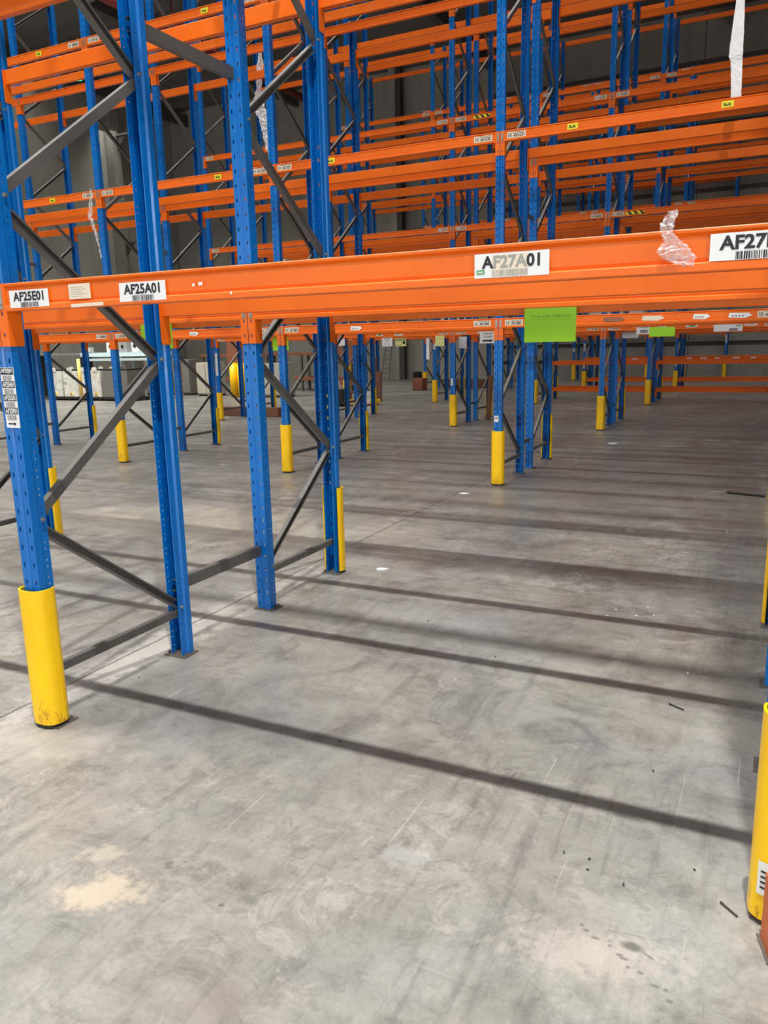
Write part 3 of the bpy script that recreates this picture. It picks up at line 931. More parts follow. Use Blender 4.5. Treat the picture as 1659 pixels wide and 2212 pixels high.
post_tag('E', 0, 0, 0.72, 0.79, -0.04, 0.01); post_tag('D', -1, 0, 0.80, 0.93, -0.04, 0.005); post_tag('D', -3, 0, 1.0, 1.5)
post_tag('B', -1, 0, 1.25, 1.5); post_tag('B', -1, 0, 0.70, 1.0); post_tag('B', 0, 0, 0.75, 0.95); post_tag('A', ACOLS[2], 0, 1.4, 1.7); post_tag('A', ACOLS[0], 0, 1.15, 1.3)
post_tag('C', -2, 0, 1.45, 1.62)

# ------------------------------------------------------------------ hanging cards and signs


def card(name, x0, x1, z0, z1, y, m, lab, cat='sign', lines=(), mirror=False, arrow=False, inkm=INK, extra=None):
    bm = bmesh.new(); paper(bm, x0, x1, z0, z1, y)
    for s, u0, u1, v0, v1 in lines:
        put_text(bm, s, x0 + (x1 - x0) * u0, x0 + (x1 - x0) * u1, z0 + (z1 - z0) * v0, z0 + (z1 - z0) * v1, y - 0.0008, 1, mirror)
    W, H = x1 - x0, z1 - z0
    if arrow:
        quad(bm, [(x0 + W * 0.18, y - 0.001, z0 + H * 0.15), (x0 + W * 0.68, y - 0.001, z0 + H * 0.15), (x0 + W * 0.68, y - 0.001, z0 + H * 0.27), (x0 + W * 0.18, y - 0.001, z0 + H * 0.27)], 1)
        bm.faces.new([bm.verts.new(v) for v in ((x0 + W * 0.66, y - 0.001, z0 + H * 0.08), (x0 + W * 0.83, y - 0.001, z0 + H * 0.21), (x0 + W * 0.66, y - 0.001, z0 + H * 0.34))]).material_index = 1
    if extra: extra(bm, x0, x1, z0, z1, y)
    return link(name, mesh(name, bm, [m, inkm, INK, YCARD]), label=lab, cat=cat)


YS = line_y('F', 3) + 0.048
YS1 = line_y('F', 3) - 0.012
card('hanging_card', 1.385, 1.690, 1.585, 1.795, 2.428, LIME, 'bright green card seen from behind, hanging under the nearest beam', lines=(('DOUBLE PICK BAY', 0.13, 0.88, 0.66, 0.74), ('________________', 0.13, 0.88, 0.605, 0.615)), mirror=True, inkm=LINK)
card('hanging_card', -1.59, -1.288, 1.598, 1.80, 2.428, LIME, 'bright green card hanging partly hidden behind the nearest left blue post')
yD = line_y('D', 0) - 0.05
card('hanging_card', -4.46, -4.16, 1.545, 1.755, 8.404, LIME, 'green card under the second row, right of the nearest left post pair')
card('hanging_card', 0.775, 1.19, 1.632, 1.79, yD - 0.004, LIME, 'distant green card hanging from the third rack row beside a white card')
card('hanging_sign', 0.560, 0.776, 1.678, 1.835, yD, WHITE, 'white location card left of the distant green card', lines=(('AD23A02', 0.08, 0.92, 0.68, 0.92),), extra=lambda bm, a, b, c, d, y: quad(bm, [(a + 0.06, y - 0.001, c + 0.02), (b - 0.03, y - 0.001, c + 0.02), (b - 0.03, y - 0.001, c + 0.075), (a + 0.06, y - 0.001, c + 0.075)], 1), inkm=MINK)
card('hanging_sign', 1.795, 2.230, 1.690, 1.830, yD, WHITE, 'white card ending in A01 on the third rack row, far right', lines=(('A01', 0.76, 0.95, 0.52, 0.78),), extra=lambda bm, a, b, c, d, y: quad(bm, [(b - 0.20, y - 0.001, c + 0.005), (b - 0.07, y - 0.001, c + 0.005), (b - 0.07, y - 0.001, c + 0.05), (b - 0.20, y - 0.001, c + 0.05)], 1), inkm=MINK)
card('hanging_sign', -2.278, -1.967, 1.584, 1.812, yD - 0.02, WHITE, 'white sign with black arrow reading double bay location', lines=(('DOUBLE BAY', 0.2, 0.82, 0.72, 0.84), ('LOCATION', 0.26, 0.76, 0.48, 0.60)), arrow=True, inkm=INK)
card('hanging_sign', -4.345, -4.118, 1.568, 1.735, yD, WHITE, 'small white paper sign left of the yellow caution sign', lines=(('DOUBLE', 0.2, 0.8, 0.80, 0.95), ('BAY', 0.33, 0.66, 0.52, 0.68), ('A01 - A03', 0.22, 0.78, 0.22, 0.34)), inkm=MINK)


def caution_extra(bm, a, b, c, d, y):
    quad(bm, [(a + 0.012, y - 0.001, d - 0.055), (b - 0.012, y - 0.001, d - 0.055), (b - 0.012, y - 0.001, d - 0.012), (a + 0.012, y - 0.001, d - 0.012)], 2)
    put_text(bm, 'CAUTION', a + 0.025, b - 0.025, d - 0.050, d - 0.018, y - 0.002, 3)
    cx, cz, r = b - 0.05, c + 0.07, 0.032
    f = bm.faces.new([bm.verts.new((cx + r * math.cos(t * math.pi / 8), y - 0.001, cz + r * math.sin(t * math.pi / 8))) for t in range(16)]); f.material_index = 2


card('caution_sign', -4.047, -3.814, 1.564, 1.726, yD, YCARD, 'pale yellow caution sign hanging from the third rack row', extra=caution_extra, lines=(('WATCH FOR', 0.1, 0.55, 0.52, 0.60), ('FORKLIFTS', 0.1, 0.55, 0.10, 0.20)), inkm=INK)
card('hanging_card', -3.19, -3.0, 1.55, 1.75, yD - 0.01, YCARD, 'pale yellow blank card beside the third row post')
card('hanging_sign', -3.385, -3.32, 1.30, 1.70, yD, WHITE, 'narrow white paper strip hanging beside the pale yellow card')
card('hanging_sign', -2.78, -2.62, 1.50, 1.72, yD + 0.2, WHITE, 'plain white sheet just right of the third row post')
card('hanging_sign', -1.55, -1.36, 1.60, 1.72, yD - 0.02, WHITE, 'white card under the beam behind the double bay sign')
card('hanging_sign', 0.10, 0.40, 1.62, 1.74, line_y('D', 2), WHITE, 'pale card low behind the AD23 card')
card('paper_strip', -5.45, -5.20, 1.60, 1.74, yD, WHITE, 'white paper hanging right of the nearest back post')

# ------------------------------------------------------------------ plastic and paper scraps on the racks


def ribbon(name, pts, m, lab, cat='plastic film', seed=1, jit=0.006, n=5):
    """pts: (xc, half width, y, z) rows, crumpled in y"""
    r = random.Random(seed); bm = bmesh.new(); rows = []
    sub = []
    for a, b in zip(pts[:-1], pts[1:]):
        for t in range(6): sub.append(tuple(a[i] + (b[i] - a[i]) * t / 6 for i in range(4)))
    sub.append(pts[-1])
    for xc, hw, y, z in sub:
        rows.append([bm.verts.new((xc - hw + 2 * hw * i / n + r.uniform(-1, 1) * jit * 0.4, y + r.uniform(-1, 1) * jit, z + r.uniform(-1, 1) * jit * 0.4)) for i in range(n + 1)])
    for A, Bq in zip(rows[:-1], rows[1:]):
        for i in range(n): bm.faces.new((A[i], A[i + 1], Bq[i + 1], Bq[i]))
    me = mesh(name, bm, m, False)
    return link(name, solidify(me, 0.0006), label=lab, cat=cat)


ribbon('plastic_scrap', [(2.475, 0.010, -0.050, 1.895), (2.465, 0.016, -0.054, 1.865), (2.462, 0.014, -0.058, 1.842), (2.478, 0.020, -0.056, 1.822), (2.480, 0.040, -0.060, 1.800), (2.495, 0.040, -0.058, 1.780), (2.515, 0.012, -0.056, 1.762)], FILM, 'crumpled clear plastic scrap stuck on the nearest orange beam', seed=3, jit=0.007)
ribbon('paper_strip', [(2.215, 0.035, 6.33, 5.50), (2.215, 0.035, 6.33, 4.60), (2.21, 0.052, 6.32, 4.30), (2.205, 0.060, 6.32, 4.12), (2.215, 0.050, 6.33, 4.08), (2.225, 0.045, 6.33, 3.90), (2.235, 0.046, 6.33, 3.66)], mat('white_sheet', (0.86, 0.86, 0.88), 0.4), 'long white plastic strip hanging down at the upper right', seed=5, jit=0.004)
ribbon('stretch_film', [(-4.45, 0.04, 8.45, 5.88), (-4.48, 0.055, 8.45, 5.53), (-4.52, 0.06, 8.45, 5.30), (-4.52, 0.11, 8.46, 5.12), (-4.44, 0.085, 8.45, 4.95), (-4.41, 0.075, 8.45, 4.75), (-4.37, 0.055, 8.45, 4.52), (-4.35, 0.04, 8.45, 4.40)], SFILM, 'torn milky stretch film hanging between beams left of centre', seed=8, jit=0.02)
ribbon('stretch_film', [(-5.765, 0.012, 6.17, 3.76), (-5.79, 0.03, 6.165, 3.6), (-5.83, 0.035, 6.165, 3.4), (-5.76, 0.02, 6.17, 3.2), (-5.72, 0.012, 6.17, 3.02), (-5.70, 0.012, 6.17, 2.85)], FILM, 'clear stretch film dangling from a second row post at left', seed=9, jit=0.012)

# ------------------------------------------------------------------ things standing at the back


def thing(name, lab, cat, loc, rz=0, group=None): return link(name, None, None, loc, (0, 0, rz), lab, cat, group)


def part(name, parent, m, fn, smooth=False, loc=(0, 0, 0)):
    bm = bmesh.new(); fn(bm); return link(name, mesh(name, bm, m, smooth), parent, loc)


# forklift battery stand with batteries
st = thing('battery_stand', 'long black roller stand carrying forklift batteries at left', 'battery stand', (-17.6, 17.35, 0))
part('frame', st, BLACK, lambda bm: (box(bm, -2.4, 1.9, -0.45, 0.45, 0.05, 0.115, bev=0.01)))
for x in (-2.3, -1.0, 0.4, 1.7):
    for y in (-0.4, 0.4):
        part('leg', st, BLACK, lambda bm: (box(bm, x - 0.04, x + 0.04, y - 0.04, y + 0.04, 0, 0.05), box(bm, x - 0.08, x + 0.08, y - 0.06, y + 0.06, 0, 0.012)))
blabs = ['dirty white forklift battery, leftmost on the black stand', 'dirty white forklift battery, second on the black stand',
         'dirty white forklift battery beside the yellow pole', 'dirty white forklift battery next to the grey battery']
for i, x in enumerate((-19.55, -18.80, -18.05, -17.55)):
    wd = 0.68 if i < 2 else 0.46
    b_ = thing('forklift_battery', blabs[i], 'battery', (x + wd / 2, 17.3, 0.117), 0, 'forklift batteries on the stand')
    part('case', b_, BATT, lambda bm: box(bm, -wd / 2, wd / 2, -0.38, 0.38, 0, 0.86, bev=0.015))

    def lug(bm):
        pr = [(-0.13, 0.84), (-0.10, 0.95), (-0.05, 0.98), (0.05, 0.98), (0.10, 0.95), (0.13, 0.84)]
        extrude_profile(bm, pr, -0.40, -0.385, axis='Y'); extrude_profile(bm, pr, 0.385, 0.40, axis='Y')
    part('lifting_lug', b_, BATT, lug)
    part('top_cover', b_, BLACK, lambda bm: box(bm, -wd / 2 + 0.03, wd / 2 - 0.03, -0.34, 0.34, 0.862, 0.91))
    part('cable', b_, mat('yellow_cable', (0.8, 0.5, 0.05), 0.5), lambda bm: (tube(bm, (-0.05, -0.40, 0.05), (0.02, -0.40, 0.16), 0.018, 6), tube(bm, (0.02, -0.40, 0.16), (0.08, -0.40, 0.05), 0.018, 6)))
    if i == 3:
        pass
b_ = thing('forklift_battery', 'large grey forklift battery at the right end of the stand', 'battery', (-16.45, 17.3, 0.117))
part('case', b_, mat('grey_case', (0.17, 0.165, 0.15), 0.5), lambda bm: box(bm, -0.55, 0.55, -0.38, 0.38, 0, 0.86, bev=0.015))
part('top_cover', b_, BLACK, lambda bm: box(bm, -0.53, 0.53, -0.36, 0.36, 0.862, 0.92))
part('handle', b_, STEEL, lambda bm: (tube(bm, (-0.25, 0, 0.92), (-0.25, 0, 1.0), 0.015, 6), tube(bm, (0.1, 0, 0.92), (0.1, 0, 1.0), 0.015, 6), tube(bm, (-0.25, 0, 1.0), (0.1, 0, 1.0), 0.015, 6)))
# charger bench
bn = thing('charger_bench', 'pale blue steel shelf bench above the forklift batteries', 'bench', (-17.6, 18.2, 0))
part('shelf', bn, PALE, lambda bm: (box(bm, -1.3, 2.2, -0.35, 0.35, 1.42, 1.56, bev=0.005), box(bm, -0.9, 1.9, -0.55, -0.35, 1.28, 1.36)))
for x in (-1.2, 0.5, 2.1):
    part('leg', bn, PALE, lambda bm: (box(bm, x - 0.03, x + 0.03, -0.3, -0.24, 0, 1.42), box(bm, x - 0.03, x + 0.03, 0.24, 0.3, 0, 1.42)))
wb_ = thing('clutter_shelf', 'thin dark shelf with white clutter left of the pale blue bench', 'shelf', (-20.2, 18.4, 0))
part('board', wb_, mat('shelf_grey', (0.25, 0.25, 0.24), 0.5), lambda bm: box(bm, -1.2, 1.1, -0.3, 0.3, 1.50, 1.55))
for x in (-1.1, 1.0): part('leg', wb_, BLACK, lambda bm: box(bm, x - 0.03, x + 0.03, -0.25, 0.25, 0, 1.5))
for i, (x, wd, h, m, lab) in enumerate(((-17.55, 0.36, 0.36, 'w', 'white charger box, leftmost on the pale blue bench'), (-17.0, 0.40, 0.34, 'g', 'grey charger box in the middle of the pale blue bench'),
                                        (-16.45, 0.30, 0.36, 'w', 'white charger box with dark dial, third on the bench'), (-15.85, 0.40, 0.34, 'w', 'white carton with red print, right end of the bench'))):
    c_ = thing('battery_charger', lab, 'charger', (x, 18.1, 1.56))
    part('case', c_, WHITE if m == 'w' else mat('charger_grey', (0.35, 0.34, 0.33), 0.5), lambda bm: box(bm, -wd / 2, wd / 2, -0.16, 0.16, 0, h, bev=0.01))
    part('dial', c_, INK if i != 3 else mat('red_print', (0.7, 0.04, 0.04), 0.5), lambda bm: tube(bm, (0.0, -0.161, h * 0.55), (0.0, -0.175, h * 0.55), 0.06, 12))
    if i in (0, 2): part('cap', c_, WHITE, lambda bm: (box(bm, -0.06, 0.06, -0.05, 0.05, h, h + 0.10, bev=0.01), tube(bm, (0, 0, h + 0.1), (0, 0, h + 0.9), 0.008, 6)))
cb = thing('junction_box', 'white electrical box hanging on the wall above the batteries', 'electrical box', (-19.1, 18.45, 1.552))
part('case', cb, mat('box_grey', (0.5, 0.5, 0.48), 0.5), lambda bm: box(bm, -0.16, 0.16, -0.1, 0.1, 0, 0.2, bev=0.01))
part('drop_pipe', cb, STEEL, lambda bm: tube(bm, (0, 0, 0.2), (0, 0, 2.2), 0.012, 6))
part('socket', cb, WHITE, lambda bm: (tube(bm, (0.1, -0.1, 0.1), (0.2, -0.2, 0.08), 0.05, 8), tube(bm, (-0.05, -0.1, 0.1), (-0.1, -0.2, 0.08), 0.05, 8)))
for x, y, lab in ((-17.55, 16.5, 'thin yellow pole in front of the white batteries'), (-15.95, 16.5, 'thin yellow pole right of the grey battery')):
    o = thing('pole', lab, 'pole', (x, y, 0))
    part('tube', o, mat('pale_yellow_pole', (0.85, 0.60, 0.15), 0.4), lambda bm: tube(bm, (0, 0, 0.012), (-0.0, 0, 1.38), 0.055, 12), True)
    part('foot', o, BLACK, lambda bm: box(bm, -0.1, 0.1, -0.1, 0.1, 0, 0.012))
for i, (x, y, wd, h, c, lab) in enumerate(((-17.2, 19.9, 0.9, 1.30, (0.16, 0.155, 0.14), 'tall grey steel cabinet behind the near diagonal brace'), (-16.2, 20.2, 0.7, 1.25, (0.20, 0.19, 0.17), 'grey cabinet right of the tall one behind the post'),
                                           (-14.9, 19.9, 0.8, 1.15, (0.50, 0.47, 0.38), 'cream cabinet between the blue posts'), (-11.9, 19.6, 0.9, 1.1, (0.42, 0.40, 0.33), 'cream carton stack under the brown plywood sheet'))):
    cbn = thing('cabinet', lab, 'cabinet', (x, y, 0))
    cm = mat('cabinet_paint', c, 0.45)
    part('body', cbn, cm, lambda bm: box(bm, -wd / 2, wd / 2, -0.3, 0.3, 0.05, h, bev=0.01))
    for s in (-1, 1): part('door', cbn, cm, lambda bm: box(bm, s * wd / 4 - wd / 4 + 0.01, s * wd / 4 + wd / 4 - 0.01, -0.32, -0.30, 0.09, h - 0.04, bev=0.004))
    part('plinth', cbn, BLACK, lambda bm: box(bm, -wd / 2 + 0.02, wd / 2 - 0.02, -0.27, 0.27, 0, 0.05))
for x, lab in ((-16.0, 'yellow plank standing against the grey cabinets'), (-15.7, 'brown plank standing against the grey cabinets')):
    bm = bmesh.new(); box(bm, x, x + 0.07, 19.2, 19.25, 0, 1.32, bev=0.004)
    link('plank', mesh('plank', bm, mat('plank_wood', (0.45, 0.26, 0.08), 0.6)), label=lab, cat='plank')
for x, lab in ((-13.40, 'left of two thick yellow bollards behind the blue post'), (-13.10, 'right of two thick yellow bollards behind the blue post')):
    o = thing('bollard', lab, 'bollard', (x, 19.2, 0), group='pair of thick yellow bollards')
    part('tube', o, YELLOW, lambda bm: tube(bm, (0, 0, 0), (0, 0, 1.10), 0.135, 18), True)
    part('cap', o, YELLOW, lambda bm: tube(bm, (0, 0, 1.10), (0, 0, 1.14), 0.135, 18, 0, 0.09), True)
o = thing('bollard', 'yellow bollard far behind the centre left posts', 'bollard', (-11.7, 24.0, 0))
part('tube', o, YELLOW, lambda bm: tube(bm, (0, 0, 0), (0, 0, 1.30), 0.12, 16), True)
# plywood sheets standing on trestles
for x, y, wd, h, z, lab in ((-13.25, 19.7, 1.5, 0.95, 0.95, 'brown plywood board standing above the yellow bollards'), (-10.6, 21.2, 1.7, 0.95, 1.0, 'brown plywood board raised behind the second nearest post')):
    o = thing('plywood_board', lab, 'board', (x, y, 0))
    part('panel', o, CARDB, lambda bm: box(bm, -wd / 2, wd / 2, -0.02, 0.02, z, z + h))
    for s in (-1, 1): part('leg', o, DSTEEL, lambda bm: box(bm, s * (wd / 2 - 0.06) - 0.03, s * (wd / 2 - 0.06) + 0.03, 0.02, 0.07, 0, z + h))
    part('rail', o, WOOD, lambda bm: box(bm, -wd / 2, wd / 2, 0.02, 0.08, 0.30, 0.42))
# low orange bench frames in the background
for x, y, lab in ((-16.2, 22.5, 'low rust-coloured work frame left of the plywood'), (-13.9, 23.5, 'rust-coloured work table under the far plywood'), (-11.9, 22.8, 'rust-coloured work table right of the far bollard')):
    o = thing('work_frame', lab, 'work frame', (x, y, 0))
    part('table_top', o, CARDB, lambda bm: box(bm, -1.0, 1.0, -0.3, 0.3, 1.30, 1.40))
    part('shelf', o, CARDB, lambda bm: box(bm, -1.0, 1.0, -0.3, 0.3, 0.40, 0.50))
    for a in (-0.93, 0.93):
        for b in (-0.25, 0.25): part('leg', o, DSTEEL, lambda bm: box(bm, a - 0.04, a + 0.04, b - 0.04, b + 0.04, 0, 1.30))
# tools trolley with pennants (coral flags on a rope)
o = thing('rope_barrier', 'string of coral pennant flags hanging left of the third row', 'barrier', (-11.6, 16.0, 0))
part('rope', o, STEEL, lambda bm: (tube(bm, (-0.12, 0, 1.60), (-0.02, 0, 1.0), 0.006, 6), tube(bm, (-0.02, 0, 1.0), (0.12, 0, 0.45), 0.006, 6), tube(bm, (0.12, 0, 0.45), (0.16, 0, 0.012), 0.006, 6), tube(bm, (0.16, 0, 0.012), (-0.2, 0, 0.012), 0.006, 6)))
for x, z in ((-0.22, 1.42), (-0.08, 0.95), (0.02, 0.40)):
    part('flag', o, CORAL, lambda bm: extrude_profile(bm, [(x, z + 0.06), (x + 0.06, z + 0.15), (x + 0.13, z + 0.12), (x + 0.16, z - 0.03)], -0.004, 0.004, axis='Y'))
# long timber on the floor behind the near rack
bm = bmesh.new(); box(bm, -9.45, -7.55, 13.05, 13.23, 0, 0.22, bev=0.006)
link('squared_timber', mesh('squared_timber', bm, WOOD), label='dark brown squared timber lying behind the second nearest post pair', cat='timber')
bm = bmesh.new(); box(bm, -8.45, -8.09, 17.2, 17.65, 0, 0.30, bev=0.01); box(bm, -8.43, -8.11, 17.22, 17.63, 0.30, 0.32)
link('wooden_crate', mesh('wooden_crate', bm, CARDB), label='rusty brown crate on the floor left of the centre aisle', cat='crate')
# pallet truck
o = thing('pallet_truck', 'low yellow pallet truck with white handle beside the brown crate', 'pallet truck', (-7.3, 16.6, 0), 0.25)
part('fork', o, YELLOW, lambda bm: (box(bm, -0.35, 0.55, -0.25, -0.1, 0.06, 0.16, bev=0.01), box(bm, -0.35, 0.55, 0.1, 0.25, 0.06, 0.16, bev=0.01)))
part('chassis', o, BLACK, lambda bm: box(bm, -0.62, -0.35, -0.28, 0.28, 0.05, 0.45, bev=0.02))
part('wheel', o, BLACK, lambda bm: (tube(bm, (-0.5, -0.06, 0.09), (-0.5, 0.06, 0.09), 0.09, 14), tube(bm, (0.45, -0.22, 0.04), (0.45, -0.13, 0.04), 0.04, 10), tube(bm, (0.45, 0.13, 0.04), (0.45, 0.22, 0.04), 0.04, 10)))
part('handle', o, mat('beige_handle', (0.6, 0.45, 0.36), 0.5), lambda bm: (tube(bm, (-0.5, 0, 0.45), (-0.75, 0, 1.15), 0.03, 8), tube(bm, (-0.75, -0.15, 1.15), (-0.75, 0.15, 1.15), 0.025, 8)))
# brown boards leaning behind centre posts
for x, y, wd, h, lab in ((-7.95, 18.55, 0.22, 1.25, 'tall brown board standing behind the centre posts'), (-7.66, 18.15, 0.26, 0.85, 'short brown board standing further behind the centre posts')):
    bm = bmesh.new(); box(bm, x, x + wd, y, y + 0.06, 0, h, bev=0.004)
    link('brown_board', mesh('brown_board', bm, WOOD), label=lab, cat='board')
ribbon('stretch_film', [(-5.78, 0.05, 14.25, 0.55), (-5.80, 0.06, 14.25, 0.4), (-5.82, 0.055, 14.25, 0.2), (-5.80, 0.05, 14.25, 0.02)], SFILM, 'crumpled white film at the foot of a third row post', seed=12, jit=0.012)
# beams lying behind centre right
for x, y, wd, h, lab in ((-8.72, 23.3, 0.40, 0.42, 'rusty brown box on the floor left of a yellow guard'), (-8.1, 24.75, 1.6, 0.32, 'long low brown crate on the floor behind the third row')):
    bm = bmesh.new(); box(bm, x, x + wd, y, y + 0.4, 0, h, bev=0.01); box(bm, x + 0.02, x + wd - 0.02, y - 0.01, y, 0.05, h - 0.05)
    link('wooden_crate', mesh('wooden_crate', bm, CARDB if wd < 1 else WOOD), label=lab, cat='crate')
bm = bmesh.new()
mt = Matrix.Translation((-2.62, 13.6, 0)) @ Matrix.Rotation(0.06, 4, 'Y')
box(bm, -0.045, 0.045, -0.03, 0.03, 0.006, 0.92, bev=0.004, mtx=mt)
link('leaning_plank', mesh('leaning_plank', bm, WOOD), label='reddish brown plank leaning on a third row post', cat='plank')
# ladder and speaker-like heater by the back wall
o = thing('ladder', 'grey ladder leaning on the back wall column', 'ladder', (-13.45, 31.2, 0))
for s in (-1, 1): part('rail', o, RIB, lambda bm: tube(bm, (s * 0.22 - 0.05, -0.35, 0.0), (s * 0.14 + 0.02, 0.08, 1.95), 0.025, 6))
for i in range(9):
    t_ = (i + 0.6) / 9.5; hw = 0.22 - 0.08 * t_
    part('rung', o, RIB, lambda bm: tube(bm, (-hw - 0.05 + 0.07 * t_, -0.35 + 0.43 * t_, 1.95 * t_), (hw - 0.05 + 0.07 * t_, -0.35 + 0.43 * t_, 1.95 * t_), 0.016, 6))
o = thing('black_box', 'small black box with a light base strip at the back wall', 'box', (-12.05, 31.3, 0))
part('body', o, BLACK, lambda bm: box(bm, -0.18, 0.18, -0.15, 0.15, 0.03, 0.36, bev=0.03))
part('base_strip', o, WHITE, lambda bm: box(bm, -0.12, 0.12, -0.16, 0.12, 0, 0.04))
# exit sign and brackets
o = thing('exit_sign', 'small green lit exit sign high on the left under the roof', 'exit sign', (-22.1, 22.0, 11.86), 0.5)
part('panel', o, EGREEN, lambda bm: box(bm, -0.22, 0.22, -0.03, 0.03, -0.08, 0.08, bev=0.01))
part('rod', o, STEEL, lambda bm: (tube(bm, (-0.15, 0, 0.08), (-0.15, 0, 1.54), 0.008, 6), tube(bm, (0.15, 0, 0.08), (0.15, 0, 1.54), 0.008, 6)))
for y, z, lab in ((27.3, 6.65, 'lower pale bracket arm on the left wall pilaster'), (27.3, 11.4, 'upper pale bracket arm on the left wall pilaster')):
    o = thing('bracket_arm', lab, 'bracket', (-25.55, y + 0.2, z))
    part('arm', o, STEEL, lambda bm: box(bm, 0, 1.0, -0.06, 0.06, 0.0, 0.08))
    part('strut', o, COLM, lambda bm: extrude_profile(bm, [(0, 0), (0.6, 0), (0, -0.6)], -0.02, 0.02, axis='Y'))
o = thing('bracket_arm', 'dark bracket arm on the steel column at the back wall', 'bracket', (-12.7, 31.3, 6.6))
part('arm', o, COLM, lambda bm: (box(bm, 0, 1.0, -0.06, 0.06, 0.0, 0.06), extrude_profile(bm, [(0, 0), (0.7, 0), (0, -0.5)], -0.02, 0.02, axis='Y')))
# white-wrapped goods on the far racks
zt = 1.852
for x, y, wd, h, lab in ((-2.75, 24.05, 1.1, 0.72, 'stack of white trays standing between far blue posts'), (-1.5, 24.05, 0.44, 0.72, 'small stack of white trays right of the larger stack'),
                         (-10.8 + 2.9, 24.05, 0.9, 0.9, 'white wrapped cartons on a far rack left of centre')):
    o = thing('tray_stack', lab, 'trays', (x, y, zt))
    for i in range(4): part('tray', o, WHITE, lambda bm: box(bm, 0, wd, 0, 0.78, i * h / 4 + 0.004, (i + 0.86) * h / 4, bev=0.01))
for x, z, wd, h, lab in ((-8.40, 3.738, 0.42, -0.40, 'pale grey sheet standing behind the second row at level two'),):
    bm = bmesh.new(); box(bm, x, x + wd, 13.1, 13.14, 3.27, 3.63, bev=0.004)
    link('grey_sheet', mesh('grey_sheet', bm, mat('pale_panel', (0.55, 0.55, 0.53), 0.5)), label=lab, cat='sheet')
bm = bmesh.new(); box(bm, -7.35, -7.05, 12.9, 13.2, 3.27, 3.50, bev=0.02)
link('grey_box', mesh('grey_box', bm, mat('pale_box', (0.5, 0.5, 0.47), 0.5)), label='pale grey box right of the grey sheet at level two', cat='box')

# ------------------------------------------------------------------ right edge of the picture: steel stub at the guard
o = thing('steel_stub', 'rusty orange steel stub on the floor at the lower right edge', 'steel bracket', (2.875, -0.145, 0), 0.25)
part('angle', o, paint('rusty_orange', (0.62, 0.14, 0.03), (0.16, 0.06, 0.03), 0.55, 0.9, 0.8), lambda bm: (box(bm, -0.062, -0.054, -0.045, 0.045, 0.004, 0.20), box(bm, -0.054, 0.05, -0.045, -0.037, 0.004, 0.20)))
part('foot', o, DSTEEL, lambda bm: box(bm, -0.07, 0.06, -0.055, 0.055, 0, 0.004))
gr = [q for q in bpy.data.objects if q.name.startswith('post_guard') and abs(q.location.x - B) < 0.01 and abs(q.location.y) < 0.01][0]
bm = bmesh.new(); n = 6
A = []
for i in range(n + 1):
    a = math.radians(232 + 50 * i / n); A.append((0.0765 * math.copysign(abs(math.cos(a)) ** 0.72, math.cos(a)), 0.0785 * math.copysign(abs(math.sin(a)) ** 0.72, math.sin(a)) - 0.002))
for (xa, ya), (xb, yb) in zip(A[:-1], A[1:]): quad(bm, [(xa, ya, 0.10), (xb, yb, 0.10), (xb, yb, 0.20), (xa, ya, 0.20)])
for i in range(3):
    (xa, ya), (xb, yb) = A[i + 1], A[i + 2]
    for q in range(4): quad(bm, [(xa * 1.01, ya * 1.01, 0.12 + q * 0.016), (xb * 1.01, yb * 1.01, 0.12 + q * 0.016), (xb * 1.01, yb * 1.01, 0.126 + q * 0.016), (xa * 1.01, ya * 1.01, 0.126 + q * 0.016)], 1)
link('sticker', mesh('sticker', bm, [WHITE, INK]), gr, label='white barcode sticker')

# ------------------------------------------------------------------ litter on the floor


def chip(x, y, sx, sy, rz, m, name, lab, cat, seed=0, h=0.003, group=None):
    r = random.Random(seed); bm = bmesh.new(); n = 7
    pts = [(sx * math.cos(2 * math.pi * i / n) * r.uniform(0.6, 1.1), sy * math.sin(2 * math.pi * i / n) * r.uniform(0.6, 1.1)) for i in range(n)]
    extrude_profile(bm, pts, 0, h)
    return link(name, mesh(name, bm, m), None, (x, y, 0.0003), (0, 0, rz), lab, cat, group)


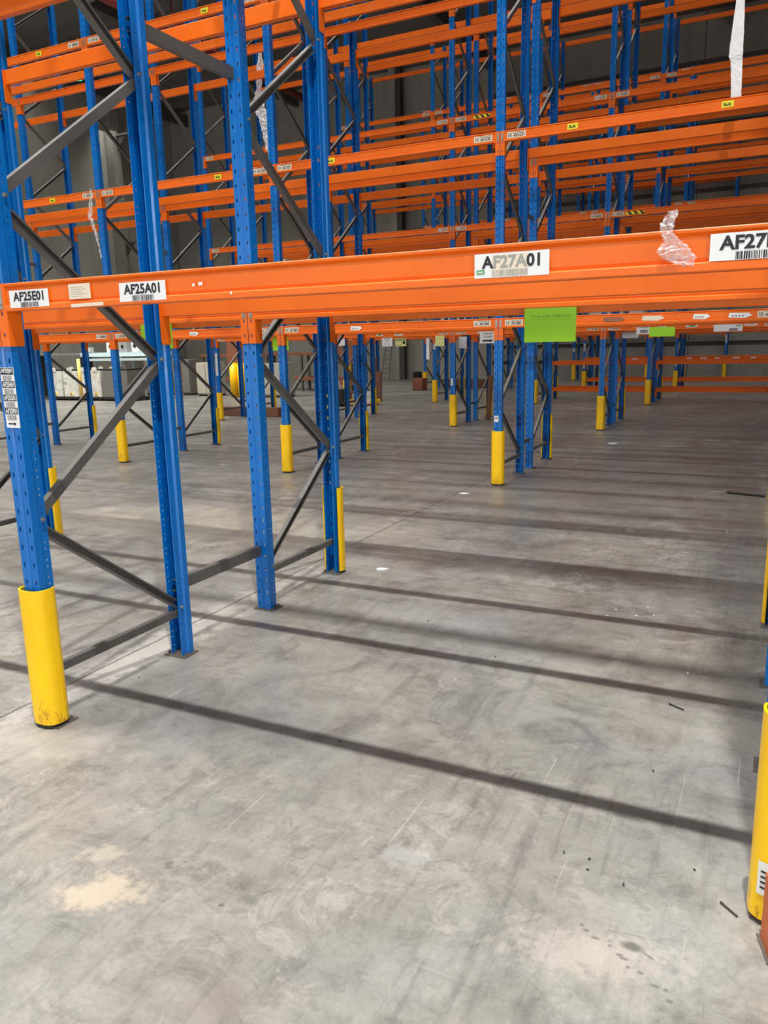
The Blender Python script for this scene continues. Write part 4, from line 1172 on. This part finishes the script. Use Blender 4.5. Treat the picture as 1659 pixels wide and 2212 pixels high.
LEAF = mat('dark_litter', (0.05, 0.04, 0.035), 0.7)
chip(-0.177, 5.611, 0.075, 0.04, 0.2, WHITE, 'paper_scrap', 'torn white paper scrap on the floor by the joint, mid aisle', 'paper', 1)
chip(0.292, 2.652, 0.045, 0.03, 0.5, WHITE, 'paper_scrap', 'crumpled pale paper scrap right of the nearest pair of posts', 'paper', 2, 0.01)
chip(0.55, 10.3, 0.10, 0.05, 0.3, WHITE, 'paper_scrap', 'white curled paper on the floor beyond the second row', 'paper', 3, 0.01)
darks = [(1.545, 1.444), (1.018, 1.798), (2.43, 0.63), (2.326, -0.033), (2.32, 0.02), (2.436, -0.056), (0.011, 0.501), (1.24, 0.35), (2.24, 0.02), (2.62, 0.10)]
for i, (x, y) in enumerate(darks):
    places = ['dark crumb in the middle of the aisle shadow', 'tiny dark crumb left of the aisle shadow crumb', 'small brown crumb in the bright patch at right', 'dark crumb at lower right, nearer of a close pair',
              'dark crumb at lower right, farther of a close pair', 'pale-edged crumb right of the close pair', 'small crumpled scrap near the left front base plate', 'tiny crumb on the long dark shadow', 'dark crumb left of the close pair at lower right', 'small dark crumb near the right yellow guard']
    chip(x, y, 0.0045 + 0.002 * (i % 3), 0.0035, i, LEAF if i != 6 else DSTEEL, 'debris_crumb', places[i], 'debris', 20 + i, 0.005, 'crumbs of debris on the floor')
flecks = [(2.109, 2.358), (2.15, 2.535), (1.949, 2.291), (2.13, 6.03), (2.17, 6.10), (2.10, 6.18), (2.46, 1.62), (1.98, 2.42), (2.2, 2.40), (2.25, 6.6)]
fp = ['first white fleck of the cluster right of centre', 'second white fleck of the cluster, farthest back', 'left white fleck of the cluster right of centre', 'white fleck near the far dark stick, closest', 'white fleck near the far dark stick, middle',
      'white fleck near the far dark stick, left', 'lone white fleck towards the right guard', 'white fleck just left behind the cluster', 'right white fleck of the cluster', 'white fleck above the far dark stick']
for i, (x, y) in enumerate(flecks):
    chip(x, y, 0.010, 0.004, i * 1.3, WHITE, 'paper_fleck', fp[i], 'debris', 50 + i, 0.002, 'white flecks on the floor')
for (a, b, r_, m, lab, nm) in (((2.391, 6.526, 0.012), (2.744, 6.44, 0.012), 0.012, INK, 'dark metal rod lying on the floor near the right edge', 'metal_rod'),
                               ((2.418, 1.232, 0.004), (2.481, 1.196, 0.004), 0.0035, INK, 'thin black stick on the floor in front of the right guard', 'stick'),
                               ((2.700, -0.020, 0.004), (2.745, -0.062, 0.004), 0.003, LEAF, 'small twig on the floor beside the lower right guard', 'twig')):
    bm = bmesh.new(); tube(bm, a, b, r_, 8); mid = Vector(a).lerp(Vector(b), 0.12); tube(bm, a, mid, r_ * 1.35, 8)
    link(nm, mesh(nm, bm, m), label=lab, cat='debris')
bpy.context.view_layer.update()
print('objects', len(bpy.data.objects), 'beams visible', len(vis))
